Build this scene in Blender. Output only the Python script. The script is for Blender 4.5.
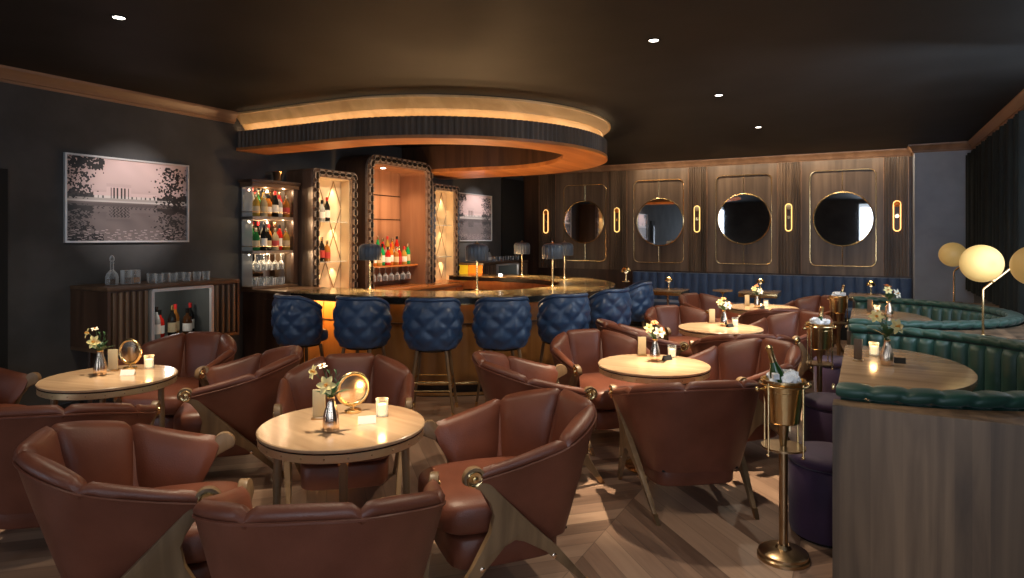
import bpy, bmesh, math, random
from math import sin, cos, pi, radians, sqrt, atan2
from mathutils import Vector, Matrix
random.seed(7)
S = bpy.context.scene
COL = S.collection
for o in list(bpy.data.objects): bpy.data.objects.remove(o)

# ------------------------------------------------------------ camera
H = 1.6; F = 650.0; HY = 238.0; A = radians(28.5); CA, SA = cos(A), sin(A)
cam = bpy.data.cameras.new('camera'); cam.sensor_width = 36; cam.lens = F/1024*36
cam.shift_y = -(289-HY)/1024; cam.clip_start = .05; cam.clip_end = 60
co = bpy.data.objects.new('camera', cam); COL.objects.link(co)
co.location = (0, 0, H); co.rotation_euler = (pi/2, 0, A); S.camera = co

def P(r, d): return (CA*r-SA*d, SA*r+CA*d)                 # camera right/forward -> room
def at(px, y, h):
    d = (H-h)*F/(y-HY); r = (px-512)/F*d; return P(r, d)
def onX(px, X):
    t = (px-512)/F; d = X/(CA*t-SA); return (SA*t+CA)*d, d  # -> Y, depth
def onY(px, Y):
    t = (px-512)/F; d = Y/(SA*t+CA); return (CA*t-SA)*d, d  # -> X, depth
def zz(y, d): return H-(y-HY)/F*d

# ------------------------------------------------------------ world, exposure
w = bpy.data.worlds.new('world'); S.world = w; w.use_nodes = True
w.node_tree.nodes['Background'].inputs[0].default_value = (.42, .5, .62, 1)
w.node_tree.nodes['Background'].inputs[1].default_value = .25
S.view_settings.view_transform = 'Standard'; S.view_settings.look = 'None'
S.view_settings.exposure = 0.25; S.view_settings.gamma = 1.0
S.view_settings.use_curve_mapping = False

def lamp(kind, loc, power, col=(1, .72, .42), size=.05, target=None, spot=None, blend=.6, par=None, sy=None, name='lamp_light', spread=None):
    l = bpy.data.lights.new(name, kind); l.energy = power; l.color = col
    if kind == 'AREA':
        l.size = size
        if sy: l.shape = 'RECTANGLE'; l.size_y = sy
        if spread: l.spread = radians(spread)
    else: l.shadow_soft_size = size
    if spot: l.spot_size = radians(spot); l.spot_blend = blend
    o = bpy.data.objects.new(name, l); COL.objects.link(o); o.location = loc
    if target is not None:
        o.rotation_euler = (Vector(target)-Vector(loc)).to_track_quat('-Z', 'Y').to_euler()
    if par: 
        o.parent = par; o.location = Vector(loc)-par.location
    return o

CEIL = 3.01; XL = -6.25; XR = 1.40; YB = 12.0; YF = -3.0
COOL = (.72, .84, 1.0); WARM = (1, .70, .40); AMB = (1, .50, .16)
# daylight through the two windows in the wall behind the camera and the one in the right wall
lamp('AREA', (.35, YF+.12, 1.5), 40, COOL, 1.0, (.35, 5, 1.2), sy=2.4, name='window_light')
lamp('AREA', (-5.2, YF+.12, 1.5), 30, COOL, .5, (-3.5, 5, 1.0), sy=2.4, name='window_light')
lamp('AREA', (XR-.06, -.1, 1.75), 24, COOL, 1.3, (-1.5, 5.5, 1.9), sy=1.9, name='window_light')
lamp('AREA', (XR-.03, 6.1, 1.95), 58, COOL, 2.6, (-.9, 9.6, 1.8), sy=1.6, name='window_light')
# added warm fill strip, out of sight, brightening the back wall panelling
lamp('AREA', (-1.6, YB-.42, CEIL-.04), 26, (1, .80, .58), 4.4, (-1.6, YB-.05, 1.6), sy=.04, name='panel_wash_fill')
# added fill spots without fixtures, brightening the seats nearest the camera
for (r_, d_, p_) in ((-2.3, 1.5, 17), (-.2, 1.7, 15), (.9, 2.9, 40)):
    x_, y_ = P(r_, d_); lamp('SPOT', (x_, y_, CEIL-.03), p_, (1, .84, .66), .05, (x_, y_, 0), 150, 1, name='seat_fill')

# ------------------------------------------------------------ materials
MC = {}
def base(name, col=(.5, .5, .5), rough=.5, metal=0, **kw):
    m = bpy.data.materials.new(name); m.use_nodes = True
    p = m.node_tree.nodes['Principled BSDF']
    p.inputs['Base Color'].default_value = (*col, 1); p.inputs['Roughness'].default_value = rough
    p.inputs['Metallic'].default_value = metal
    for k, v in kw.items(): p.inputs[k].default_value = v
    return m, m.node_tree, p
def N(nt, t, **kw):
    n = nt.nodes.new(t)
    for k, v in kw.items():
        if k.startswith('i_'): n.inputs[int(k[2:])].default_value = v
        else: setattr(n, k, v)
    return n
def MA(nt, op, a, b=None):
    n = nt.nodes.new('ShaderNodeMath'); n.operation = op
    for i, v in enumerate((a, b)):
        if v is None: continue
        if isinstance(v, (int, float)): n.inputs[i].default_value = v
        else: nt.links.new(v, n.inputs[i])
    return n.outputs[0]
def ramp(nt, fac, stops):
    r = nt.nodes.new('ShaderNodeValToRGB'); e = r.color_ramp.elements
    while len(e) < len(stops): e.new(.5)
    for i, (p, c) in enumerate(stops): e[i].position = p; e[i].color = (*c, 1)
    nt.links.new(fac, r.inputs[0]); return r.outputs[0]
def noisy(name, c1, c2, rough=.5, metal=0, scale=6, bump=.1, bscale=60, detail=5, stretch=(1, 1, 1), dist=0, lo=.35, hi=.65, rvar=0, **kw):
    m, nt, p = base(name, c1, rough, metal, **kw)
    tc = N(nt, 'ShaderNodeTexCoord'); mp = N(nt, 'ShaderNodeMapping'); mp.inputs['Scale'].default_value = stretch
    nt.links.new(tc.outputs['Object'], mp.inputs[0])
    n = N(nt, 'ShaderNodeTexNoise'); n.inputs['Scale'].default_value = scale; n.inputs['Detail'].default_value = detail; n.inputs['Distortion'].default_value = dist
    nt.links.new(mp.outputs[0], n.inputs[0])
    nt.links.new(ramp(nt, n.outputs[0], [(lo, c1), (hi, c2)]), p.inputs['Base Color'])
    if rvar:
        nt.links.new(MA(nt, 'ADD', MA(nt, 'MULTIPLY', n.outputs[0], rvar), rough-rvar/2), p.inputs['Roughness'])
    if bump:
        n2 = N(nt, 'ShaderNodeTexNoise'); n2.inputs['Scale'].default_value = bscale; n2.inputs['Detail'].default_value = 3
        nt.links.new(mp.outputs[0], n2.inputs[0])
        b = N(nt, 'ShaderNodeBump'); b.inputs['Strength'].default_value = bump; b.inputs['Distance'].default_value = .004
        nt.links.new(n2.outputs[0], b.inputs['Height']); nt.links.new(b.outputs[0], p.inputs['Normal'])
    return m
def wood(name, c1, c2, axis='z', rough=.38, scale=9, plank=None, **kw):
    st = {'x': (.08, 1, 1), 'y': (1, .08, 1), 'z': (1, 1, .08)}[axis]
    m = noisy(name, c1, c2, rough, 0, scale, .05, 40, 6, st, .6, .36, .66, **kw)
    if plank:        # boards with their own tone
        nt = m.node_tree; p = nt.nodes['Principled BSDF']
        tc = N(nt, 'ShaderNodeTexCoord'); sp = N(nt, 'ShaderNodeSeparateXYZ'); nt.links.new(tc.outputs['Object'], sp.inputs[0])
        f = MA(nt, 'FLOOR', MA(nt, 'MULTIPLY', MA(nt, 'ADD', sp.outputs[plank[0]], 40.03), 1/plank[1]))
        wn = N(nt, 'ShaderNodeTexWhiteNoise', noise_dimensions='1D'); nt.links.new(f, wn.inputs['W'])
        k = MA(nt, 'ADD', MA(nt, 'MULTIPLY', wn.outputs[0], .7), .6)
        old = p.inputs['Base Color'].links[0].from_socket
        mx = N(nt, 'ShaderNodeMix', data_type='RGBA', blend_type='MULTIPLY'); mx.inputs[0].default_value = 1
        nt.links.new(old, mx.inputs[6])
        cc = N(nt, 'ShaderNodeCombineColor')
        for i in range(3): nt.links.new(k, cc.inputs[i])
        nt.links.new(cc.outputs[0], mx.inputs[7]); nt.links.new(mx.outputs[2], p.inputs['Base Color'])
    return m
def emit(name, col, st):
    m, nt, p = base(name, col, .5)
    p.inputs['Emission Color'].default_value = (*col, 1); p.inputs['Emission Strength'].default_value = st
    return m
def glass(name, col, rough=.03, mixf=.35):
    m = bpy.data.materials.new(name); m.use_nodes = True; nt = m.node_tree; nt.nodes.clear()
    out = N(nt, 'ShaderNodeOutputMaterial'); mx = N(nt, 'ShaderNodeMixShader')
    t = N(nt, 'ShaderNodeBsdfTransparent'); t.inputs[0].default_value = (*col, 1)
    g = N(nt, 'ShaderNodeBsdfPrincipled'); g.inputs['Base Color'].default_value = (*col, 1); g.inputs['Roughness'].default_value = rough
    lw = N(nt, 'ShaderNodeLayerWeight'); lw.inputs[0].default_value = mixf
    nt.links.new(MA(nt, 'ADD', MA(nt, 'MULTIPLY', lw.outputs['Facing'], .8), .06), mx.inputs[0])
    nt.links.new(t.outputs[0], mx.inputs[1]); nt.links.new(g.outputs[0], mx.inputs[2]); nt.links.new(mx.outputs[0], out.inputs[0])
    return m

M = {}
M['leather'] = noisy('brown_leather', (.125, .036, .019), (.178, .055, .030), .42, 0, 5, .25, 160, rvar=.12)
M['navy'] = noisy('navy_leather', (.022, .050, .115), (.034, .072, .155), .34, 0, 5, .2, 140, rvar=.1)
M['navycloth'] = noisy('navy_velvet', (.030, .066, .150), (.042, .088, .19), .5, 0, 6, .2, 140, **{'Sheen Weight': .4})
M['green'] = noisy('green_velvet', (.006, .038, .027), (.011, .058, .041), .45, 0, 5, .2, 140, **{'Sheen Weight': .12})
M['purple'] = noisy('purple_velvet', (.022, .006, .034), (.032, .009, .046), .7, 0, 5, .2, 140, **{'Sheen Weight': .15})
M['oak'] = wood('pale_oak', (.15, .09, .045), (.25, .155, .078), 'z', .42, 14)
M['walnut'] = wood('walnut', (.095, .060, .036), (.20, .132, .082), 'z', .42, 7, (0, .19))
M['walnuty'] = wood('walnut_along', (.085, .045, .024), (.17, .095, .05), 'y', .4, 7)
M['darkwood'] = wood('dark_walnut', (.045, .022, .013), (.095, .048, .027), 'z', .4, 8)
M['greywood'] = wood('grey_walnut_boards', (.075, .045, .026), (.235, .150, .088), 'z', .45, 8, (0, .062))
M['tabletop'] = wood('table_veneer', (.34, .215, .125), (.54, .37, .225), 'x', .16, 8)
M['boothtop'] = wood('booth_table_veneer', (.24, .155, .095), (.42, .29, .18), 'x', .22, 7)
M['orange'] = wood('orange_stained_wood', (.36, .115, .03), (.55, .20, .055), 'y', .22, 6)
M['orangez'] = wood('orange_stained_wood_upright', (.25, .115, .06), (.38, .19, .105), 'z', .3, 6)
M['soffit'] = wood('orange_soffit_wood', (.40, .14, .04), (.60, .24, .07), 'y', .38, 6)
M['band'] = noisy('pale_brass_band', (.62, .46, .25), (.72, .56, .33), .38, .75, 8, 0)
M['amberlit'] = wood('amber_bar_panel_lit', (.60, .23, .045), (.74, .32, .075), 'z', .35, 6)  # lighter copy of the amber front, lamp glow put into the colour
M['amber'] = wood('amber_bar_panel', (.20, .085, .025), (.34, .155, .045), 'z', .3, 6)
M['crown'] = wood('crown_wood', (.52, .32, .13), (.68, .45, .21), 'y', .4, 6)
M['crownd'] = wood('crown_wood_brown', (.20, .105, .055), (.30, .165, .09), 'y', .4, 6)
M['flute'] = wood('fluted_dark_wood', (.075, .048, .030), (.13, .085, .053), 'z', .5, 7)
M['brass'] = noisy('brass', (.74, .52, .24), (.84, .62, .32), .24, 1, 8, 0)
M['brassd'] = noisy('aged_brass', (.40, .28, .16), (.52, .37, .21), .28, 1, 8, 0)
M['chrome'] = base('polished_nickel', (.84, .66, .50), .2, 1)[0]
M['mirror'] = base('mirror', (.80, .80, .80), .02, 1)[0]
M['black'] = base('black_lacquer', (.010, .009, .008), .25)[0]
M['blackm'] = base('black_matt', (.008, .008, .008), .8)[0]
M['marble'] = noisy('gold_veined_marble', (.10, .055, .022), (.46, .32, .15), .14, 0, 4, 0, dist=2.5, detail=8, lo=.4, hi=.62)
M['wall'] = noisy('charcoal_plaster', (.050, .049, .048), (.078, .076, .075), .8, 0, 2.2, .25, 25)
M['pier'] = noisy('slate_plaster', (.30, .32, .36), (.38, .405, .45), .8, 0, 2.2, .2, 25)
M['ceil'] = noisy('dark_ceiling', (.0095, .0090, .0088), (.016, .0152, .0148), .6, 0, 2, .1, 12, **{'Specular IOR Level': .28})
M['curtain'] = noisy('dark_green_curtain', (.004, .006, .0055), (.008, .012, .010), .9, 0, 5, .2, 100)
M['white'] = base('white_card', (.85, .82, .76), .6)[0]
M['cream'] = base('cream_card', (.62, .50, .30), .6)[0]
M['silverframe'] = base('silver_frame', (.68, .67, .66), .35, .5)[0]
M['glass'] = glass('clear_glass', (.93, .95, .95))
M['tint'] = base('smoked_glass_shade', (.075, .10, .135), .3)[0]
M['petal'] = base('lily_petal', (.86, .72, .32), .55, **{'Subsurface Weight': .1})[0]
M['petalw'] = base('pale_lily_petal', (.88, .83, .68), .55)[0]
M['petalo'] = base('orange_petal', (.60, .16, .03), .55)[0]
M['stamen'] = base('stamen', (.62, .26, .03), .6)[0]
M['leaf'] = base('leaf', (.035, .085, .03), .5)[0]
M['ice'] = noisy('ice', (.72, .76, .80), (.95, .97, 1.0), .12, 0, 40, .4, 30)
M['wax'] = emit('candle_wax', (1, .78, .48), .8)
M['ledw'] = emit('warm_led', (1, .70, .40), 7)
M['leda'] = emit('amber_led', (1, .50, .14), 2.0)
M['downlens'] = emit('downlight_lens', (1, .93, .82), 14)
M['sconce'] = emit('sconce_tube', (1, .66, .20), 1.3)
M['sconcehot'] = emit('sconce_tube_bright', (1, .52, .16), 1.9)
M['globe'] = emit('globe_glass', (.50, .31, .10), .30)
M['pane'] = emit('daylit_window_pane', (.74, .84, .94), .7)
M['niche'] = base('pale_niche_lining', (.10, .105, .10), .5)[0]
M['glow'] = noisy('honey_satin_panel', (.66, .52, .33), (.78, .63, .42), .35, 0, 4, 0)
M['chain'] = noisy('pewter_links', (.24, .185, .15), (.36, .285, .235), .4, .5, 20, .1)
M['yellow'] = base('lit_yellow', (.62, .47, .03), .3)[0]  # strip light on the far sideboard end, put into its colour
M['orangel'] = base('bright_orange', (.80, .22, .02), .3)[0]  # lit tone of the far sideboard end as colour; also sconce caps
def floor_mat():
    m, nt, p = base('chevron_oak_floor', (.3, .2, .1), .34)
    tc = N(nt, 'ShaderNodeTexCoord'); sp = N(nt, 'ShaderNodeSeparateXYZ'); nt.links.new(tc.outputs['Object'], sp.inputs[0])
    W, PW = .95, .165
    x = MA(nt, 'ADD', sp.outputs[0], 40.2); y = MA(nt, 'ADD', sp.outputs[1], 40)
    cx = MA(nt, 'MULTIPLY', x, 1/W); colf = MA(nt, 'FLOOR', cx); fr = MA(nt, 'SUBTRACT', cx, colf)
    par = MA(nt, 'MODULO', colf, 2.0); sgn = MA(nt, 'SUBTRACT', MA(nt, 'MULTIPLY', par, 2.0), 1.0)
    u = MA(nt, 'MULTIPLY', MA(nt, 'SUBTRACT', fr, .5), W)
    v = MA(nt, 'ADD', y, MA(nt, 'MULTIPLY', u, sgn))
    vi = MA(nt, 'MULTIPLY', v, 1/PW); vf = MA(nt, 'FLOOR', vi); vr = MA(nt, 'SUBTRACT', vi, vf)
    cb = N(nt, 'ShaderNodeCombineXYZ'); nt.links.new(colf, cb.inputs[0]); nt.links.new(vf, cb.inputs[1])
    wn = N(nt, 'ShaderNodeTexWhiteNoise', noise_dimensions='2D'); nt.links.new(cb.outputs[0], wn.inputs['Vector'])
    g = N(nt, 'ShaderNodeCombineXYZ')
    along = MA(nt, 'SUBTRACT', u, MA(nt, 'MULTIPLY', MA(nt, 'MULTIPLY', y, sgn), 1.0))
    nt.links.new(MA(nt, 'MULTIPLY', along, 1.2), g.inputs[0]); nt.links.new(MA(nt, 'MULTIPLY', v, 16.0), g.inputs[1]); nt.links.new(MA(nt, 'MULTIPLY', wn.outputs[0], 30.0), g.inputs[2])
    no = N(nt, 'ShaderNodeTexNoise'); no.inputs['Scale'].default_value = 1.6; no.inputs['Detail'].default_value = 6; no.inputs['Distortion'].default_value = .5
    nt.links.new(g.outputs[0], no.inputs[0])
    t = MA(nt, 'ADD', MA(nt, 'MULTIPLY', wn.outputs[0], .62), MA(nt, 'MULTIPLY', no.outputs[0], .42))
    c = ramp(nt, t, [(.15, (.13, .078, .055)), (.45, (.29, .18, .125)), (.75, (.42, .275, .19)), (.95, (.56, .385, .275))])
    edge = MA(nt, 'MINIMUM', vr, MA(nt, 'SUBTRACT', 1.0, vr)); e2 = MA(nt, 'MULTIPLY', MA(nt, 'MINIMUM', fr, MA(nt, 'SUBTRACT', 1.0, fr)), W/PW)
    em = MA(nt, 'MINIMUM', MA(nt, 'MULTIPLY', MA(nt, 'MINIMUM', edge, e2), 40.0), 1.0)
    em = MA(nt, 'ADD', MA(nt, 'MULTIPLY', em, .55), .45)
    mx = N(nt, 'ShaderNodeMix', data_type='RGBA', blend_type='MULTIPLY'); mx.inputs[0].default_value = 1
    cc = N(nt, 'ShaderNodeCombineColor')
    for i in range(3): nt.links.new(em, cc.inputs[i])
    nt.links.new(c, mx.inputs[6]); nt.links.new(cc.outputs[0], mx.inputs[7]); nt.links.new(mx.outputs[2], p.inputs['Base Color'])
    nt.links.new(MA(nt, 'ADD', MA(nt, 'MULTIPLY', no.outputs[0], .2), .27), p.inputs['Roughness'])
    return m
M['floor'] = floor_mat()

# ------------------------------------------------------------ mesh helpers
def B(): return bmesh.new()
def box(bm, c, s, rot=None):
    mt = Matrix.Translation(c)
    if rot is not None: mt = mt @ rot
    return bmesh.ops.create_cube(bm, size=1, matrix=mt @ Matrix.Diagonal((*s, 1)))['verts']
def bx(bm, x0, x1, y0, y1, z0, z1): return box(bm, ((x0+x1)/2, (y0+y1)/2, (z0+z1)/2), (x1-x0, y1-y0, z1-z0))
def cyl(bm, p0, p1, r0, r1=None, seg=14):
    r1 = r0 if r1 is None else r1
    p0, p1 = Vector(p0), Vector(p1); d = p1-p0
    mt = Matrix.Translation((p0+p1)/2) @ d.to_track_quat('Z', 'Y').to_matrix().to_4x4()
    bmesh.ops.create_cone(bm, cap_ends=True, segments=seg, radius1=r0, radius2=r1, depth=d.length, matrix=mt)
def ball(bm, c, r, u=20, v=12, sc=(1, 1, 1)):
    bmesh.ops.create_uvsphere(bm, u_segments=u, v_segments=v, radius=r, matrix=Matrix.Translation(c) @ Matrix.Diagonal((*sc, 1)))
def lathe(bm, prof, seg=24, c=(0, 0, 0), fn=None, ax=None):
    rows = []
    for (r, z) in prof:
        row = []
        for i in range(seg):
            a = 2*pi*i/seg; k = fn(a, z) if fn else 1
            v = Vector((r*k*cos(a), r*k*sin(a), z))
            if ax is not None: v = ax @ v
            row.append(bm.verts.new(v+Vector(c)))
        rows.append(row)
    for a, b in zip(rows, rows[1:]):
        for i in range(seg):
            j = (i+1) % seg
            bm.faces.new((a[i], a[j], b[j], b[i]))
    if prof[0][0] > 1e-4: bm.faces.new(rows[0][::-1])
    if prof[-1][0] > 1e-4: bm.faces.new(rows[-1])
def tube(bm, pts, r, seg=8, closed=False):
    pts = [Vector(p) for p in pts]; n = len(pts); rows = []; up = None
    for i, p in enumerate(pts):
        if closed: t = pts[(i+1) % n]-pts[i-1]
        else: t = pts[min(i+1, n-1)]-pts[max(i-1, 0)]
        t.normalize()
        if up is None: up = t.orthogonal().normalized()
        else: up = (up-t*up.dot(t)).normalized()
        s = t.cross(up); rr = r[i] if isinstance(r, (list, tuple)) else r
        rows.append([bm.verts.new(p+(up*cos(2*pi*k/seg)+s*sin(2*pi*k/seg))*rr) for k in range(seg)])
    for i in range(n if closed else n-1):
        a, b = rows[i], rows[(i+1) % n]
        for k in range(seg):
            q = (k+1) % seg; bm.faces.new((a[k], a[q], b[q], b[k]))
    if not closed: bm.faces.new(rows[0][::-1]); bm.faces.new(rows[-1])
def prism(bm, pts, z0, z1, mp=None):
    mp = mp or (lambda a, b, c: (a, b, c))
    lo = [bm.verts.new(mp(a, b, z0)) for a, b in pts]; hi = [bm.verts.new(mp(a, b, z1)) for a, b in pts]
    n = len(pts); bm.faces.new(lo[::-1]); bm.faces.new(hi)
    for i in range(n):
        j = (i+1) % n; bm.faces.new((lo[i], lo[j], hi[j], hi[i]))
def sweep(bm, path, prof, closed=False, mp=None, caps=True, pclosed=True, off=None, vary=None):
    """path: list of (x,y,nx,ny); prof: list of (offset, z)"""
    mp = mp or (lambda a, b, c: (a, b, c)); rows = []
    for i, (x, y, nx, ny) in enumerate(path):
        g = (lambda o: vary(i, len(path)-1, o)) if vary else (lambda o: o)
        rows.append([bm.verts.new(mp(x+nx*g(o), y+ny*g(o), z)) for o, z in prof])
    n, m = len(path), len(prof)
    for i in range(n if closed else n-1):
        a, b = rows[i], rows[(i+1) % n]
        for k in range(m if pclosed else m-1):
            q = (k+1) % m; bm.faces.new((a[k], a[q], b[q], b[k]))
    if caps and not closed and pclosed: bm.faces.new(rows[0][::-1]); bm.faces.new(rows[-1])
def pathn(pts, closed=False):
    n = len(pts); out = []
    for i in range(n):
        if closed: t = Vector(pts[(i+1) % n])-Vector(pts[i-1])
        else: t = Vector(pts[min(i+1, n-1)])-Vector(pts[max(i-1, 0)])
        if not closed and 0 < i < n-1 or closed:
            a = (Vector(pts[i])-Vector(pts[i-1])).normalized(); b = (Vector(pts[(i+1) % n])-Vector(pts[i])).normalized()
            t = a+b; k = 1/max(.3, sqrt((1+a.dot(b))/2))
        else: k = 1
        t.normalize(); out.append((pts[i][0], pts[i][1], t[1]*k, -t[0]*k))
    return out
def superell(bm, c, ax, e1=.4, e2=.4, u=28, v=14, fn=None):
    f = lambda w, m: (1 if w >= 0 else -1)*abs(w)**m
    rows = []
    for j in range(1, v):
        th = -pi/2+pi*j/v; row = []
        for i in range(u):
            ph = 2*pi*i/u
            p = Vector((ax[0]*f(cos(th), e1)*f(cos(ph), e2), ax[1]*f(cos(th), e1)*f(sin(ph), e2), ax[2]*f(sin(th), e1)))
            if fn: p = fn(p)
            row.append(bm.verts.new(p+Vector(c)))
        rows.append(row)
    for a, b in zip(rows, rows[1:]):
        for i in range(u):
            j = (i+1) % u; bm.faces.new((a[i], a[j], b[j], b[i]))
    bm.faces.new(rows[0][::-1]); bm.faces.new(rows[-1])
def roundrect(w, h, r, n=6, cx=0, cy=0):
    out = []
    for (sx, sy, a0) in ((1, 1, 0), (-1, 1, 90), (-1, -1, 180), (1, -1, 270)):
        for i in range(n+1):
            a = radians(a0+90*i/n); out.append((cx+sx*(w/2-r)+r*cos(a), cy+sy*(h/2-r)+r*sin(a)))
    return out
def mk(name, bm, m, par=None, smooth=None, bev=0, loc=None, bseg=2):
    bmesh.ops.remove_doubles(bm, verts=bm.verts, dist=1e-5)
    bmesh.ops.recalc_face_normals(bm, faces=bm.faces)
    if bev:
        es = [e for e in bm.edges if len(e.link_faces) == 2 and e.calc_face_angle(0) > radians(35)]
        bmesh.ops.bevel(bm, geom=es, offset=bev, segments=bseg, affect='EDGES', profile=.6, clamp_overlap=True)
    ang = radians(38 if smooth is None else smooth)
    for f in bm.faces: f.smooth = True
    for e in bm.edges: e.smooth = not (len(e.link_faces) != 2 or e.calc_face_angle(0) > ang)
    me = bpy.data.meshes.new(name); bm.to_mesh(me); bm.free()
    me.materials.append(M[m] if isinstance(m, str) else m)
    o = bpy.data.objects.new(name, me); COL.objects.link(o)
    if loc: o.location = loc
    if par: o.parent = par
    return o
def tag(o, label, cat, group=None):
    o['label'] = label; o['category'] = cat
    if group: o['group'] = group
    return o
def thing(name, label, cat, loc=(0, 0, 0), rz=0, group=None):
    o = bpy.data.objects.new(name, None); COL.objects.link(o); o.empty_display_size = .1
    o.location = loc; o.rotation_euler = (0, 0, rz); return tag(o, label, cat, group)
def struct(name, bm, m, **kw):
    o = mk(name, bm, m, **kw); o['kind'] = 'structure'; return o
def dup(root, loc, rz=None, label=None, group=None):
    r = root.copy(); COL.objects.link(r); r.location = loc
    if rz is not None: r.rotation_euler = (0, 0, rz)
    if label: r['label'] = label
    if group: r['group'] = group
    for ch in list(root.children):
        c = ch.copy(); COL.objects.link(c); c.parent = r
        for g in list(ch.children):
            d = g.copy(); COL.objects.link(d); d.parent = c
    return r
USED = set()
def place(root, loc, rz, label, group=None):
    if root.name not in USED:
        USED.add(root.name); root.location = loc; root.rotation_euler = (0, 0, rz); root['label'] = label
        if group: root['group'] = group
        return root
    return dup(root, loc, rz, label, group)
ORD = ['first', 'second', 'third', 'fourth', 'fifth', 'sixth', 'seventh', 'eighth', 'ninth', 'tenth', 'eleventh', 'twelfth', 'thirteenth', 'fourteenth', 'fifteenth', 'sixteenth']

# ------------------------------------------------------------ room shell
bm = B(); bx(bm, XL-.3, XR+.6, YF-.2, YB+.3, -.1, 0); struct('floor', bm, 'floor')
bm = B(); bx(bm, XL-.3, XR+.6, YF-.2, YB+.3, CEIL, CEIL+.1); struct('ceiling', bm, 'ceil')
bm = B(); bx(bm, XL-.2, XL, YF, YB, 0, CEIL); struct('wall_left', bm, 'wall')
bm = B(); bx(bm, XL-.2, XR+.2, YB, YB+.2, 0, CEIL); struct('wall_back', bm, 'darkwood')
bm = B()
for a, b in ((XL-.2, -5.5), (-4.95, -.25), (.95, XR+.2)): bx(bm, a, b, YF-.2, YF, 0, CEIL)
for a, b in ((-5.5, -4.95), (-.25, .95)): bx(bm, a, b, YF-.2, YF, 0, .1); bx(bm, a, b, YF-.2, YF, 2.9, CEIL)
struct('wall_front', bm, 'wall')
bm = B(); bx(bm, XR, XR+.2, YF, -.9, 0, CEIL); bx(bm, XR, XR+.2, .7, 4.7, 0, CEIL); bx(bm, XR, XR+.2, 7.5, YB, 0, CEIL); bx(bm, XR, XR+.2, 4.7, 7.5, 0, 1.0); bx(bm, XR, XR+.2, 4.7, 7.5, 2.8, CEIL); bx(bm, XR, XR+.2, -.9, .7, 0, .7); bx(bm, XR, XR+.2, -.9, .7, 2.75, CEIL)
struct('wall_right', bm, 'wall')
for i, (a, b) in enumerate(((-5.5, -4.95), (-.25, .95))):
    bm = B(); bx(bm, a, b, YF-.08, YF-.06, .1, 2.9); w_ = struct('window_%d' % (i+1), bm, 'pane')
    bm = B()
    for x in (a+.03, (a+b)/2, b-.03): bx(bm, x-.03, x+.03, YF-.06, YF-.01, .1, 2.9)
    for z in (.13, 1.5, 2.87): bx(bm, a+.06, b-.06, YF-.055, YF-.015, z-.03, z+.03)
    mk('window_frame', bm, 'black', w_)
bm = B(); bx(bm, XR+.06, XR+.08, -.9, .7, .7, 2.75); w_ = struct('window_3', bm, 'pane')
bm = B()
for y in (-.87, -.1, .67): bx(bm, XR+.01, XR+.06, y-.03, y+.03, .7, 2.75)
mk('window_frame', bm, 'black', w_)
bm = B(); bx(bm, XR+.06, XR+.08, 4.7, 7.5, 1.0, 2.8); w_ = struct('window_4', bm, 'pane')
bm = B()
for y in (4.73, 6.1, 7.47): bx(bm, XR+.01, XR+.06, y-.03, y+.03, 1.0, 2.8)
mk('window_frame', bm, 'black', w_)
# slate pier at the right end of the back wall
PX0 = .66; PY = 11.55
bm = B(); bx(bm, PX0, XR, PY, YB, 0, CEIL); struct('wall_pier', bm, 'pier')
CRP = [(0, 0), (0, -.125), (.014, -.125), (.02, -.105), (.034, -.10), (.045, -.062), (.075, -.03), (.082, -.018), (.082, 0)]
def crown(n, pts, m, par=None):
    bm = B(); sweep(bm, pathn(pts), [(o, CEIL+z) for o, z in CRP]); return struct('trim_%d' % n, bm, m)
crown(1, [(XL, 4.94), (XL, YF)][::-1], 'crownd')
crown(2, [(XL+.0, YB), (PX0, YB), (PX0, PY), (XR, PY), (XR, YF)], 'crownd')
# left doorway at the edge of the picture
y0 = onX(-60, XL)[0]; y1 = onX(6, XL)[0]
bm = B(); bx(bm, XL, XL+.03, y0, y1, 0, 2.17); d_ = struct('door_1', bm, 'blackm')
bm = B(); bx(bm, XL+.031, XL+.05, y0+.12, y1-.12, .2, 2.0); mk('door_panel', bm, 'black', d_, bev=.006)
y0 = onX(501, XL)[0]
bm = B(); bx(bm, XL, XL+.03, y0, YB-.02, 0, 2.78); struct('door_2', bm, 'blackm', bev=.004)
for nm, a, b in (('baseboard_left', YF, 3.1), ):
    bm = B(); bx(bm, XL, XL+.02, onX(6, XL)[0]+.01, 5.0, 0, .14); struct(nm, bm, 'black', bev=.004)

# curtain on the right wall
bm = B(); pts = []
n = 300
for i in range(n+1):
    y = 7.62+(PY-.02-7.62)*i/n; ph = y*2*pi/.155
    pts.append((XR-.075+.045*sin(ph)+.012*sin(ph*.37+1), y))
sweep(bm, pathn(pts), [(0, .85), (0, CEIL-.21), (.012, CEIL-.21), (.012, .85)])
tag(mk('curtain', bm, 'curtain', smooth=80), 'long dark green pleated curtain hanging along the right wall behind the green booths', 'curtain')

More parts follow.
